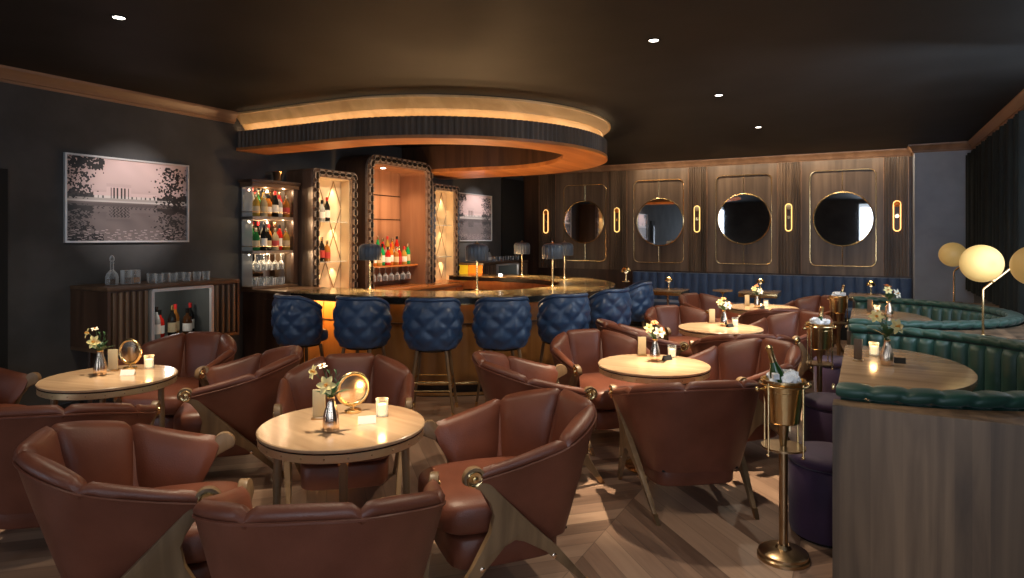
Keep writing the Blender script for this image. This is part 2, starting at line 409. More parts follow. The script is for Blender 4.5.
# ------------------------------------------------------------ bar canopy
BX, BY = -4.80, 7.05
def upath(R, x0, n=72, step=.12, x1=None):
    """U around the bar: near arm from the wall, half circle, far arm back to the wall"""
    x1 = x0 if x1 is None else x1
    pts = []; k = max(1, int((BX-x0)/step))
    for i in range(k): pts.append((x0+(BX-x0)*i/k, BY-R, 0, -1))
    for i in range(n+1):
        a = -pi/2+pi*i/n; pts.append((BX+R*cos(a), BY+R*sin(a), cos(a), sin(a)))
    k = max(1, int((BX-x1)/step))
    for i in range(1, k+1): pts.append((BX+(x1-BX)*i/k, BY+R, 0, 1))
    return pts
SB = 2.585
can = thing('bar_canopy', 'large curved wooden canopy with gold crown and fluted fascia hanging over the bar', 'canopy', (0, 0, 0))
RS = 2.06
def fluted(R, x0, pitch):
    out = []; L1 = BX-x0; Lr = pi*R; L = 2*L1+Lr; n = int(L/pitch)*4
    for i in range(n+1):
        s = L*i/n
        if s < L1: p = (x0+s, BY-R, 0, -1)
        elif s < L1+Lr:
            a = -pi/2+(s-L1)/R; p = (BX+R*cos(a), BY+R*sin(a), cos(a), sin(a))
        else: p = (BX-(s-L1-Lr), BY+R, 0, 1)
        k = (0, .014, .014, 0)[i % 4]; out.append((p[0]+p[2]*k, p[1]+p[3]*k, p[2], p[3]))
    return out
def far_w(i, n, o):                    # the board is wider on the far side of the opening
    return o if o > -.3 else o-.75*max(0, (i/n-.5)/.5)**.8
bm = B(); sweep(bm, fluted(RS, XL+.005, .062), [(0, SB+.035), (0, SB+.222), (-.008, SB+.222), (-.008, SB+.035)]); mk('fluted_fascia', bm, 'flute', can, smooth=20)
bm = B(); sweep(bm, upath(RS, XL+.005), [(.02, SB), (.02, SB+.034), (-.05, SB+.034), (-.05, SB+.05), (-.40, SB+.05), (-.40, SB)], vary=far_w); mk('soffit_board', bm, 'soffit', can)
bm = B(); sweep(bm, upath(RS, XL+.005), [(-.40, SB+.051), (-.38, SB+.051), (-.38, CEIL-.031), (-.40, CEIL-.031)], vary=far_w); mk('inner_upstand', bm, 'darkwood', can)
bm = B(); sweep(bm, upath(RS, XL+.005), [(-.17, SB+.175), (-.012, SB+.175), (-.012, SB+.184), (-.125, SB+.188), (-.10, SB+.25), (-.052, SB+.305), (-.038, SB+.305), (-.036, SB+.318), (.035, SB+.40), (.058, SB+.402), (.06, CEIL-.003), (-.17, CEIL-.003)]); mk('crown_moulding', bm, 'crown', can)
bm = B(); sweep(bm, upath(RS, XL+.03), [(-.04, SB+.186), (-.014, SB+.185), (-.014, SB+.195), (-.04, SB+.195)]); mk('light_strip', bm, 'ledw', can)
bm = B()
pts = [(x, y) for x, y, _, _ in upath(RS-.1, XL+.01)]
prism(bm, pts, CEIL-.03, CEIL-.004); mk('recess_ceiling', bm, 'black', can)

# ------------------------------------------------------------ bar counter
BX, BY = -4.68, 7.08
BH = 1.02; RB = 2.05
X0 = -5.45
bar = thing('bar_counter', 'curved bar counter with gold veined marble top and amber lit wooden front', 'bar counter', (0, 0, 0))
bm = B(); sweep(bm, upath(RB, X0, x1=-5.7), [(0, BH-.014), (0, BH), (-.70, BH), (-.70, BH-.014)]); mk('marble_top', bm, 'marble', bar)
bm = B(); sweep(bm, upath(RB, X0, x1=-5.7), [(.002, BH-.07), (.002, BH-.0145), (-.69, BH-.0145), (-.69, BH-.07)]); mk('black_edge', bm, 'black', bar)
bm = B(); sweep(bm, upath(RB-.05, X0, x1=-5.7), [(0, BH-.085), (0, BH-.071), (-.02, BH-.071), (-.02, BH-.085)]); mk('brass_strip', bm, 'brass', bar)
bm = B(); fp = fluted(RB-.2, X0, .21)
sweep(bm, [(x, y, a, b) for x, y, a, b in fp], [(0, .12), (0, BH-.071), (-.06, BH-.071), (-.06, .12)]); mk('front_panel', bm, 'amber', bar, smooth=20)
bm = B(); sweep(bm, upath(RB-.16, X0, x1=-5.7), [(0, BH-.30), (0, BH-.285), (-.05, BH-.285), (-.05, BH-.30)]); mk('rail_moulding', bm, 'darkwood', bar)
bm = B(); sweep(bm, upath(RB-.15, X0, x1=-5.7), [(0, 0), (0, .115), (-.12, .115), (-.12, 0)]); mk('plinth', bm, 'black', bar)
bm = B(); sweep(bm, upath(RB-.147, X0, x1=-5.7), [(0, .01), (0, .04), (-.004, .04), (-.004, .01)]); mk('kick_strip', bm, 'brass', bar)
bm = B(); sweep(bm, upath(RB-.11, X0+.05, x1=-5.6), [(0, BH-.083), (0, BH-.075), (-.025, BH-.075), (-.025, BH-.083)]); mk('light_strip', bm, 'leda', bar)
bm = B(); pp = upath(RB+.02, X0+.1, x1=-5.6); tube(bm, [(x, y, .17) for x, y, _, _ in pp], .018, 8); 
for i in range(4, len(pp), 12): cyl(bm, (pp[i][0], pp[i][1], .17), (pp[i][0]-pp[i][2]*.19, pp[i][1]-pp[i][3]*.19, .13), .01, seg=8)
mk('foot_rail', bm, 'brass', bar)
bm = B(); sweep(bm, upath(RB-.70, X0, x1=-5.7), [(0, BH-.20), (0, BH-.075), (.02, BH-.075), (.02, BH-.20)]); mk('inner_apron', bm, 'orange', bar)
bm = B(); sweep(bm, upath(RB-.70, X0, x1=-5.7), [(.02, .6), (-.3, .6), (-.3, .78), (.02, .78)]); mk('work_shelf', bm, 'orange', bar)
bm = B(); sweep(bm, upath(RB-.5, X0, x1=-5.7), [(0, 0), (0, .6), (-.03, .6), (-.03, 0)]); mk('inner_carcass', bm, 'darkwood', bar)
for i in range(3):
    bm = B(); bx(bm, X0+.02+i*.3, X0+.31+i*.3, BY-RB+.165, BY-RB+.182, .14, BH-.10); mk('lit_end_panel', bm, 'amberlit', bar, bev=.003)  # left panels overlaid in the lit copy of the amber wood
lamp('AREA', (X0+.32, BY-RB+.06, BH-.09), 4, (1, .48, .14), .6, (X0+.32, BY-RB+.2, .4), sy=.05, name='counter_light')
# wall end of the bar
bm = B(); bx(bm, XL+.005, X0-.004, BY-RB+.03, BY-RB+.64, 0, BH-.03); t = tag(mk('bar_end_cabinet', bm, 'darkwood', bev=.006), 'plain dark walnut cabinet closing the bar at the left wall under the bottle shelves', 'cabinet')
bm = B(); bx(bm, XL+.005, X0-.004, BY-RB+.0, BY-RB+.66, BH-.03, BH-.001); mk('cabinet_top', bm, 'walnuty', t, bev=.004)
bm = B(); bx(bm, -5.9, X0-.06, BY-RB+.022, BY-RB+.03, .15, BH-.1); mk('recessed_panel', bm, 'darkwood', t, bev=.003)

# ------------------------------------------------------------ back bar
def chain_pts(y0, y1, z0, z1, r, pitch=.078):
    pts = [(y0, z0), (y0, z1-r)] + [(y0+r-r*cos(radians(a)), z1-r+r*sin(radians(a))) for a in range(15, 90, 15)] + [(y0+r, z1), (y1-r, z1)] + [(y1-r+r*sin(radians(a)), z1-r+r*cos(radians(a))) for a in range(15, 90, 15)] + [(y1, z1-r), (y1, z0)]
    return pts
def resample(pts, pitch):
    out = []; acc = 0; nxt = pitch/2
    for a, b in zip(pts, pts[1:]):
        L = (Vector(b)-Vector(a)).length
        while nxt <= acc+L:
            t = (nxt-acc)/L; out.append((a[0]+(b[0]-a[0])*t, a[1]+(b[1]-a[1])*t, atan2(b[1]-a[1], b[0]-a[0]))); nxt += pitch
        acc += L
    return out
def arch_unit(name, label, cat, y0, y1, z0, z1, xf, r, fw, back, side, bpanel, depth=None):
    t = thing(name, label, cat, (xf, (y0+y1)/2, z0)); Y0, Y1 = y0-(y0+y1)/2, y1-(y0+y1)/2; ZZ = z1-z0
    D0 = XL+.01-xf; D = -depth if depth else D0
    mpx = lambda a, b, c: (c, a, b)
    outer = chain_pts(Y0, Y1, 0, ZZ, r)
    bm = B(); sweep(bm, pathn(outer), [(0, -.0), (0, D0), (.03, D0), (.03, 0)], mp=mpx); mk('outer_carcass', bm, side, t)
    bm = B(); sweep(bm, pathn(outer), [(.0, .0), (.0, .035), (fw, .035), (fw, 0)], mp=mpx); mk('face_frame', bm, 'chain', t)
    mid = chain_pts(Y0+fw/2, Y1-fw/2, 0, ZZ-fw/2, max(.02, r-fw/2))
    pth = resample(mid, .0145); pth = [(y, z, -sin(a), cos(a)) for y, z, a in pth]
    hw_ = lambda i, n, o: o*(1 if i % 8 < 5 else .25)
    for nm_, q, x0_, x1_, m_ in (('link_backing', .46, .035, .040, 'darkwood'), ('chain_border', .40, .040, .062, 'chain'), ('link_inlay', .20, .062, .066, 'black')):  # dark wood strip lies behind the links, black inlay in front
        vf = (lambda i, n, o: o) if nm_ == 'link_backing' else hw_
        bm = B(); sweep(bm, pth, [(-fw*q, x0_), (-fw*q, x1_), (fw*q, x1_), (fw*q, x0_)], mp=mpx, vary=vf); mk(nm_, bm, m_, t, smooth=15)
    inner = chain_pts(Y0+fw, Y1-fw, 0, ZZ-fw, max(.02, r-fw))
    bm = B(); sweep(bm, pathn(inner), [(-.001, -.002), (-.001, D+.06), (.012, D+.06), (.012, -.002)], mp=mpx); mk('inner_lining', bm, bpanel, t)
    bm = B(); bx(bm, D+.03, D+.055, Y0+fw*.6, Y1-fw*.6, 0, ZZ-fw*.6); mk('back_panel', bm, back, t)
    return t, D
ZC = BH-.10
bm = B(); bx(bm, XL+.01, -5.42, 5.72, 8.9, ZC-.04, ZC); tbc = tag(mk('back_counter', bm, 'orange', bev=.004), 'glossy orange wood counter running below the arched bottle niche', 'counter')
bm = B(); bx(bm, XL+.02, -5.46, 5.75, 8.87, 0, ZC-.04); mk('counter_base', bm, 'orangez', tbc, bev=.003)
for i in range(5):
    bm = B(); bx(bm, -5.459, -5.44, 5.78+i*.62, 5.78+i*.62+.58, .12, ZC-.07); dd = mk('counter_door', bm, 'orange', tbc, bev=.004)
cn, D = arch_unit('back_bar_niche', 'tall arched bottle niche with chain border at the centre of the back bar', 'niche', 6.53, 7.97, ZC+.001, 2.71, -5.72, .2, .12, 'orangez', 'darkwood', 'orangez')
bm = B(); bx(bm, D+.06, -.13, -.585, .585, .27, .295); mk('bottle_shelf', bm, 'orange', cn, bev=.003)
bm = B(); bx(bm, D+.06, -.30, -.58, .58, .296, .37); mk('riser_step', bm, 'orange', cn, bev=.003)
bm = B()
for z in (.95, 1.3): bx(bm, D+.056, D+.062, -.59, .59, z-.006, z+.006)
mk('panel_joints', bm, 'black', cn)
bm = B(); cyl(bm, (-.22, -.1, 1.655), (-.22, -.1, 1.667), .035, seg=16); mk('puck_light', bm, 'downlens', cn)
vl = {}
for side, (a, b) in (('left', (5.69, 6.45)), ('right', (8.10, 8.86))):
    v, Dv = arch_unit('display_vitrine', 'glowing vitrine with diamond brass lattice to the %s of the arched niche' % side, 'cabinet', a, b, ZC+.001, 2.44, -5.83, .05, .095, 'glow', 'walnut', 'glow', .20)
    vl[side] = (v, Dv, a, b)
    bm = B(); HZ = 2.44-ZC-.095
    for k in range(2):
        for q in range(2):
            c = -.14+.28*k; z0, z1 = .04+q*.68, .04+(q+1)*.68
            p = [(c-.14, (z0+z1)/2), (c, z1), (c+.14, (z0+z1)/2), (c, z0)]
            tube(bm, [(Dv+.062, y, z) for y, z in p], .006, 6, True)
    mk('lattice', bm, 'brassd', v)
    for z in (.38, .88):
        bm = B(); bx(bm, Dv+.06, Dv+.17, -.27, .27, z-.006, z+.006); mk('glass_shelf', bm, 'glass', v)
    for yy in (-.16, .12):
        for zt in (1.36, .86, .36):
            lamp('SPOT', (-5.83+Dv+.115, (a+b)/2+yy, ZC+zt), 6.5, (1, .74, .40), .008, (-5.83+Dv+.04, (a+b)/2+yy, ZC+zt-.5), 75, .9, name='vitrine_light')
# open corner shelves
su = thing('open_shelf_unit', 'open bottle shelves with walnut cornice at the left end of the back bar', 'shelf unit', (XL, 5.36, BH))
def suS(n_, z, t_, m, ex=0):
    bm = B(); prism(bm, [(.01, -.33-ex), (.20+ex, -.33-ex), (.24+ex, -.2), (.25+ex, .2), (.25+ex, .30), (.01, .30)], z, z+t_); return mk(n_, bm, m, su, bev=.003)
suS('bottom_board', 0, .03, 'walnuty'); suS('shelf', .40, .035, 'chain'); suS('shelf', .79, .035, 'chain'); suS('cornice', 1.16, .05, 'walnuty', .02); suS('cornice_top', 1.21, .03, 'darkwood', .045)
bm = B(); bx(bm, .015, .03, -.32, .28, .031, 1.159); mk('mirror_back', bm, 'mirror', su)
bm = B(); bx(bm, .02, .26, .30, .325, 0, 1.16); mk('side_panel', bm, 'walnut', su)
bm = B(); bx(bm, .215, .255, .215, .298, .036, 1.158); mk('front_stile', bm, 'darkwood', su, bev=.004)
bm = B(); bx(bm, .02, .19, -.33, -.322, .031, 1.159); mk('glass_side', bm, 'glass', su)
for z in (.435+.05, .825+.05):
    bm = B(); tube(bm, [(.03, -.345, z), (.21, -.34, z), (.252, -.2, z), (.262, .2, z)], .004, 6); mk('gallery_rail', bm, 'brass', su)
for yy in (-.12, .14):
    for z in (1.14, .77, .385): lamp('POINT', (XL+.17, 5.36+yy, BH+z), 1.6, WARM, .006, name='shelf_light')
# warm light inside the niche, then added fills for back bar and soffit
lamp('SPOT', (-5.9, 7.0, 2.55), 19, (1, .68, .40), .02, (-6.05, 7.0, 1.2), 110, .8, name='niche_light')
lamp('SPOT', (-5.9, 7.5, 2.55), 19, (1, .68, .40), .02, (-5.9, 7.5, 1.0), 110, .8, name='niche_light')
for yy in (5.95, 6.75, 7.5, 8.3):      # added spots, hidden in the canopy recess, to brighten the back bar
    lamp('SPOT', (-4.75, yy, 2.93), 50, (1, .78, .54), .03, (-5.75, yy+.05, 1.3), 95, .8, name='back_bar_fill')
for (x, y, p) in ((-4.9, 6.4, 9), (-4.2, 7.1, 12), (-4.9, 7.9, 9)):  # added upward fill that makes the canopy soffit glow
    lamp('SPOT', (x, y, .82), p*6.5, (1, .58, .26), .08, (x, y, 3), 165, .6, name='soffit_fill')

# ------------------------------------------------------------ wall panelling, mirrors, sconces
def yplane(pxs): return [onY(p, YB-.03)[0] for p in pxs]
PAN = [(564, 606, 584), (634, 683.5, 660), (716, 771.7, 744), (810, 876, 843)]
PIL = [(540, 556), (609, 627), (689, 707), (778, 801), (884, 908)]
ZP0, ZP1 = .995, CEIL-.126
ww = ['leftmost walnut wall panel, partly lit, beside the dark doorway', 'second walnut wall panel from the left with copper toned inlay', 'third walnut wall panel from the left with pale brass inlay', 'rightmost walnut wall panel beside the slate pier']
wm = ['round brass rimmed mirror on the leftmost wall panel', 'round mirror on the second wall panel, reflecting the orange bar', 'round brass rimmed mirror on the third wall panel', 'round mirror on the rightmost wall panel beside the slate pier']
xs = [onY(529, YB-.03)[0]] + sum([[onY(a, YB-.03)[0], onY(b, YB-.03)[0]] for a, b in PIL], []) + [PX0]
mpy = lambda a, b, c: (a, c, b)
for i, (a, b, c) in enumerate(PAN):
    xa, da = onY(a, YB-.05); xb, db = onY(b, YB-.05); xc, dc = onY(c, YB-.05)
    zt, zb = zz((185, 180, 175, 170)[i], dc), zz((260.7, 262.5, 264, 266)[i], dc)
    p0, p1 = xs[2+2*i]+.012, xs[3+2*i]-.012
    t = thing('wall_panel', ww[i], 'wall panel', ((p0+p1)/2, YB-.004, ZP0), 0, 'walnut wall panels along the back wall')
    W = p1-p0; 
    hole = roundrect(xb-xa, zt-zb, .1, 6, (xa+xb)/2-(p0+p1)/2, (zt+zb)/2-ZP0)
    bm = B(); bx(bm, -W/2, W/2, -.02, 0, 0, ZP1-ZP0); mk('recessed_board', bm, 'walnut', t)
    # raised board with rounded opening
    bm = B(); hp = hole
    outer = []
    cxh, czh = (xa+xb)/2-(p0+p1)/2, (zt+zb)/2-ZP0
    for (hx, hz) in hp:
        dx, dz = hx-cxh, hz-czh; k = 1e9
        if dx > 1e-6: k = min(k, (W/2-cxh)/dx)
        if dx < -1e-6: k = min(k, (-W/2-cxh)/dx)
        if dz > 1e-6: k = min(k, (ZP1-ZP0-czh)/dz)
        if dz < -1e-6: k = min(k, (0-czh)/dz)
        outer.append((cxh+dx*k, czh+dz*k))
    n = len(hp)
    for yq in (-.05,):
        vi = [bm.verts.new((x, yq, z)) for x, z in hp]; vo = [bm.verts.new((x, yq, z)) for x, z in outer]; vb = [bm.verts.new((x, -.021, z)) for x, z in hp]
        cs = {}
        for q in range(n):
            j = (q+1) % n; bm.faces.new((vi[q], vi[j], vb[j], vb[q]))
            A_, B_ = outer[q], outer[j]
            if abs(A_[0]-B_[0]) > 1e-4 and abs(A_[1]-B_[1]) > 1e-4:
                cx_ = W/2 if (A_[0]+B_[0])/2 > cxh else -W/2; cz_ = ZP1-ZP0 if (A_[1]+B_[1])/2 > czh else 0
                cv = bm.verts.new((cx_, yq, cz_)); bm.faces.new((vi[q], vo[q], cv, vo[j], vi[j]))
            else: bm.faces.new((vi[q], vo[q], vo[j], vi[j]))
    mk('raised_board', bm, 'walnut', t)
    bm = B(); tube(bm, [(x, -.052, z) for x, z in hole], .009, 6, True); mk('brass_inlay', bm, 'brass', t)
    R = (21, 23.5, 25, 26.8)[i]*dc/F
    zc = zz((222, 222, 219, 219)[i], dc)-ZP0; xq = xc-(p0+p1)/2
    bm = B()
    for s in (1, -1):
        z0 = zc+s*R*1.02; z1 = (zt-ZP0-.01) if s > 0 else (zb-ZP0+.01); cyl(bm, (cxh, -.026, z0), (cxh, -.026, z1), .006, seg=6)
    mk('brass_rod', bm, 'brass', t)
    mr = thing('round_mirror', wm[i], 'mirror', (xc, YB-.06, zc+ZP0), 0, 'round mirrors on the back wall')
    bm = B(); lathe(bm, [(R-.004, -.006), (R-.004, .006)], 64, ax=Matrix.Rotation(pi/2, 3, 'X')); mk('mirror_glass', bm, 'mirror', mr)
    bm = B(); tube(bm, [(R*cos(2*pi*k/64), 0, R*sin(2*pi*k/64)) for k in range(64)], .012, 8, True); mk('mirror_rim', bm, 'brass', mr)
for i, (a, b) in enumerate(PIL):
    x0, x1 = xs[1+2*i], xs[2+2*i]
    n = 8; pw = (x1-x0)/n; pts = []
    for k in range(n):
        for q in (0, .25, .5, .75):
            pts.append((x0+pw*(k+q), YB-.05-(.026 if q in (.25, .5) else 0)))
    pts.append((x1, YB-.05))
    bm = B(); v0 = pts+[(x1, YB-.002), (x0, YB-.002)]; prism(bm, v0, ZP0, ZP1); struct('trim_%d' % (10+i), bm, 'walnut', smooth=20)
    bm = B(); bx(bm, x0-.012, x0, YB-.07, YB-.002, ZP0, ZP1); bx(bm, x1, x1+.012, YB-.07, YB-.002, ZP0, ZP1); struct('trim_%d' % (20+i), bm, 'crownd')
    px, yt, yb_ = ((546, 210, 233), (617, 208, 232), (697, 206, 232), (788.6, 204, 231), (897, 201, 231))[i]
    xq, dq = onY(px, YB-.1); zt, zb = zz(yt, dq), zz(yb_, dq); zm = (zt+zb)/2; hh = (zt-zb)/2; rw = .048
    s = thing('wall_sconce', 'glowing brass loop wall sconce, %s of five from the left' % ORD[i], 'wall light', (xq, YB-.068, zm), 0, 'loop sconces on the back wall')
    bm = B(); loop = [(rw*cos(radians(q)), -.04, hh-rw+rw*sin(radians(q))) for q in range(0, 181, 15)]+[(-rw*cos(radians(q)), -.04, -hh+rw-rw*sin(radians(q))) for q in range(0, 181, 15)]
    tube(bm, loop, .0085, 8, True); mk('loop_tube', bm, 'sconcehot' if i in (0, 4) else 'sconce', s)
    bm = B(); prism(bm, [(p[0]*.55, p[2]*.93) for p in loop], -.03, -.022, mpy); mk('back_plate', bm, 'darkwood', s)
    bm = B(); cyl(bm, (0, 0, 0), (0, -.035, 0), .03, seg=14); mk('wall_mount', bm, 'brass', s)
    bm = B(); ball(bm, (0, -.045, hh-rw), .046, 14, 8, (1, .4, 1)); mk('lens_cap', bm, 'cream' if i in (2, 3) else 'orangel', s)

# ------------------------------------------------------------ bench along the back wall
bx0 = onY(628, YB-.4)[0]; bx1 = PX0-.02
bn = thing('banquette', 'long navy channel tufted banquette along the panelled back wall', 'bench', ((bx0+bx1)/2, YB-.35, 0))
hw = (bx1-bx0)/2
bm = B(); pts = []; n = int(2*hw/.15)
for k in range(n):
    for q in range(6):
        t_ = q/6; pts.append((-hw+2*hw*(k+t_)/n, .22-.035*sqrt(max(0, 1-(2*t_-1)**2))))
pts.append((hw, .22))
rows = []
for (x, y) in pts: rows.append((x, y))
prism(bm, rows+[(hw, .345), (-hw, .345)], .46, .965); mk('tufted_back', bm, 'navycloth', bn, smooth=70)
bm = B(); superell(bm, (0, -.02, .41), (hw, .25, .065), .25, .12); mk('seat_cushion', bm, 'navycloth', bn)
bm = B(); bx(bm, -hw, hw, -.22, .34, .0, .345); mk('seat_base', bm, 'blackm', bn)

# ------------------------------------------------------------ chairs
def make_chair():
    t = thing('armchair', 'brown leather barrel armchair', 'chair', (0, 0, 0), 0, 'brown leather barrel armchairs')
    def cat(p, k, n=6):
        pts = p; out = []
        for i in range(len(pts)-1):
            p0, p1, p2, p3 = pts[max(i-1, 0)], pts[i], pts[i+1], pts[min(i+2, len(pts)-1)]
            for j in range(n):
                u = j/n
                out.append(tuple(.5*((2*b)+(-a+c)*u+(2*a-5*b+4*c-d)*u*u+(-a+3*b-3*c+d)*u**3) for a, b, c, d in zip(p0, p1, p2, p3)))
        out.append(pts[-1]); return out
    # outer plan: top and bottom, from left arm tip round the back to right arm tip  (x, y, z)
    half_t = [(-.382, .27, .625), (-.402, .07, .668), (-.405, -.13, .722), (-.312, -.290, .768), (-.17, -.395, .795), (0, -.412, .80)]
    half_b = [(-.278, -.03, .255), (-.282, -.08, .255), (-.278, -.13, .255), (-.245, -.195, .255), (-.14, -.235, .255), (0, -.24, .255)]
    mir = lambda h: h+[(-x, y, z) for x, y, z in h[-2::-1]]
    T = cat(mir(half_t), 0); Bt = cat(mir(half_b), 0); n = len(T)
    # outer shell with thickness
    bm = B(); rows = []
    for a, b in zip(T, Bt):
        a, b = Vector(a), Vector(b)
        nin = Vector((-a.x, -a.y*.9-.02, 0)).normalized()*.03
        row = []
        for k in range(9):
            u = k/8; p = b.lerp(a-Vector((0, 0, .035)), u); bul = sin(pi*u)*.008
            p += -nin/.03*bul*.6
            row.append(p)
        top = a-Vector((0, 0, .028))+nin*.5
        row += [top, top+nin-Vector((0, 0, .02)), b+nin]
        rows.append([bm.verts.new(p) for p in row])
    m = len(rows[0])
    for a, b in zip(rows, rows[1:]):
        for k in range(m):
            q = (k+1) % m; bm.faces.new((a[k], a[q], b[q], b[k]))
    bm.faces.new(rows[0][::-1]); bm.faces.new(rows[-1])
    sh = mk('outer_shell', bm, 'leather', t, smooth=55)
    bm = B(); tube(bm, [(x*1.004, y*1.004, z-.033) for x, y, z in T], .006, 6); mk('piping', bm, 'leather', sh)
    bm = B(); box(bm, (0, -.13, .262), (.46, .17, .012)); mk('bottom_board', bm, 'blackm', sh, bev=.004)
    # five padded inner panels carrying the rolled top
    fr = [0, .27, .40, .60, .73, 1]; idx = [0, 18, 26, 34, 42, 60]
    seg = [0, 12, 24, 36, 48, 60]
    names = ['arm_panel', 'wing_panel', 'back_panel', 'wing_panel', 'arm_panel']
    inn = [(-.338, .26), (-.362, -.105), (-.155, -.350), (.155, -.350), (.362, -.105), (.338, .26)]
    for s in range(5):
        i0, i1 = seg[s], seg[s+1]; bm = B(); rows = []; K = i1-i0
        for i in range(i0, i1+1):
            u = (i-i0)/K; a = Vector(T[i])
            ip = Vector(inn[s]).lerp(Vector(inn[s+1]), u)
            e = 1-(2*u-1)**10; pad = .034*(1-(2*u-1)**6)-.012
            out2 = Vector((a.x, a.y)); dirn = (ip-out2); L = dirn.length; dirn.normalize(); ip = ip+dirn*pad*.5
            z = a.z+.006*e-(.014 if i in (i0, i1) else 0)
            cz = z; row = []
            w_ = (ip-out2).length
            f3 = lambda o, zq: Vector((out2.x+dirn.x*o, out2.y+dirn.y*o, zq))
            row += [f3(.002, cz-.036), f3(-.004, cz-.016), f3(.006, cz-.002), f3(w_*.35, cz+.008), f3(w_*.75, cz-.004), f3(w_+.002, cz-.022)]
            # inner surface slopes to the seat
            bot = Vector((ip.x*.84, ip.y*.78-.005, .40)); topi = f3(w_+.004, cz-.045)
            if bot.y > 0: bot.y = min(bot.y, .17)
            for k in range(1, 6):
                q = k/5; p = topi.lerp(bot, q); p += Vector((dirn.x, dirn.y, 0))*sin(pi*q)*.012*e; row.append(p)
            bo = f3(.03, cz-.045); bb = Vector((Bt[i][0]*.96, Bt[i][1]*.96, .40)); bb = Vector((out2.x*.84, out2.y*.74, .42)) if abs(out2.x) < .2 else bb.lerp(Vector((out2.x, out2.y, .42)), .40)
            row += [bb.lerp(bot, .35), bo]
            rows.append([bm.verts.new(p) for p in row])
        m = len(rows[0])
        for a, b in zip(rows, rows[1:]):
            for k in range(m):
                q = (k+1) % m; bm.faces.new((a[k], a[q], b[q], b[k]))
        bm.faces.new(rows[0][::-1]); bm.faces.new(rows[-1])
        mk(names[s], bm, 'leather', t, smooth=60)
    bm = B()
    def crownf(p):
        p = Vector(p)
        if p.z > 0: p.z += .022*(1-(p.x/.3)**2)*(1-((p.y)/.36)**2)
        if p.y < 0: p.x *= 1-.25*(p.y/.3)**2
        return p
    superell(bm, (0, .065, .385), (.285, .33, .085), .45, .38, 36, 16, crownf); mk('seat_cushion', bm, 'leather', t, smooth=80)
    bm = B(); superell(bm, (0, .075, .225), (.255, .265, .075), .2, .35, 32, 12); mk('seat_base', bm, 'leather', t, smooth=60)
    # lambda shaped oak side frames
    K = Vector((.285, .605)); r = .048
    arc = [(K.x+r*cos(radians(a)), K.y+r*sin(radians(a))) for a in range(-25, 160, 15)]
    out = arc + [(.225, .585), (.02, .37), (-.12, .235), (-.322, 0), (-.296, 0), (-.06, .225), (.045, .29), (.09, .305), (.135, .285), (.20, .21), (.38, 0), (.408, 0), (.27, .225), (.205, .35), (.19, .43), (.212, .49), (.258, .552)]
    for s in (-1, 1):
        lean = lambda z: s*(.272+.078*z/.66)
        mpf = lambda a, b, c: (lean(b)+s*(.02+(c-.02)*min(1, .55+b*1.6)), a, b)
        bm = B(); prism(bm, out, .004, .040, mpf); fo = mk('side_frame', bm, 'oak', t, bev=.005)
        xk = lean(K.y)+s*.040
        nrm = Vector((s, 0, 0)); c0 = Vector((xk, K.x, K.y))
        rot = nrm.to_track_quat('Z', 'Y').to_matrix()
        bm = B(); lathe(bm, [(.036, -.004), (.036, .003), (.03, .007), (.026, .0045), (.014, .0045), (.011, .012), (.004, .014), (.0005, .014)], 20, c0, ax=rot); mk('brass_cap', bm, 'brass', fo)
        for (y, z) in ((.235, .20), (-.10, .20)):
            bm = B(); lathe(bm, [(.011, -.003), (.011, .003), (.006, .006), (.0005, .006)], 12, Vector((lean(z)+s*.040, y, z)), ax=rot); mk('screw', bm, 'chrome', fo)
        for (y0, y1, b) in ((-.322, -.296, -.262), (.38, .408, .352)):
            bm = B(); 
            prism(bm, [(y0-.002, 0), (y1+.002, 0), (y1+.002+( .03 if y0 < 0 else -.03), .05), (y0-.004+(.038 if y0 < 0 else -.036), .05)], .003, .041, mpf); mk('leg_tip', bm, 'brassd', fo)
    return t
chair = make_chair()
def put_chair(r, d, fr, fd, label):
    x, y = P(r, d); f = P(fr, fd); return place(chair, (x, y, 0), atan2(f[1], f[0])-pi/2, 'brown leather barrel armchair '+label)
CH = [
 (-.655, 2.31, -.10, 1, 'showing its back, cut by the bottom edge'),
 (-1.55, 2.73, .94, .33, 'at lower left with brass capped arm toward the table'),
 (-.03, 3.14, -.93, -.37, 'seen side-on with brass cap, right of the nearest table'),
 (-1.03, 4.06, .2, -1, 'facing the viewer behind the nearest round table'),
 (-1.90, 4.54, -.95, -.3, 'side-on between the two left tables, back toward the bar'),
 (-2.62, 5.08, -.1, -1, 'behind the left round table, in front of the sideboard'),
 (-3.64, 4.2, 1, .05, 'cut off by the left edge of the photo'),
 (-2.37, 3.42, -.22, .97, 'showing its back in front of the far left table'),
 (1.06, 3.97, -.14, .98, 'showing its back, left of the nearest champagne bucket'),
 (.74, 5.25, .33, -.94, 'facing the viewer behind the centre right table'),
 (1.70, 4.88, -.93, -.36, 'behind the nearest champagne bucket, facing the centre right table'),
 (.15, 4.46, .98, .18, 'left of the centre right table, back toward the bar'),
 (1.92, 7.27, .28, -.95, 'facing the viewer behind the fourth round table'),
 (2.86, 6.76, -.9, -.42, 'to the right of the fourth round table'),
 (2.02, 5.72, .05, 1, 'half hidden in front of the fourth round table'),
 (1.24, 6.28, .98, .12, 'left of the fourth round table, near the bar end'),
 (2.74, 8.97, .5, -.86, 'behind the farthest table, backing the navy banquette'),
 (4.02, 8.72, -.9, -.42, 'to the right of the farthest round table'),
 (3.12, 7.66, .15, 1, 'mostly hidden in front of the farthest table'),
]
for c in CH: put_chair(*c)

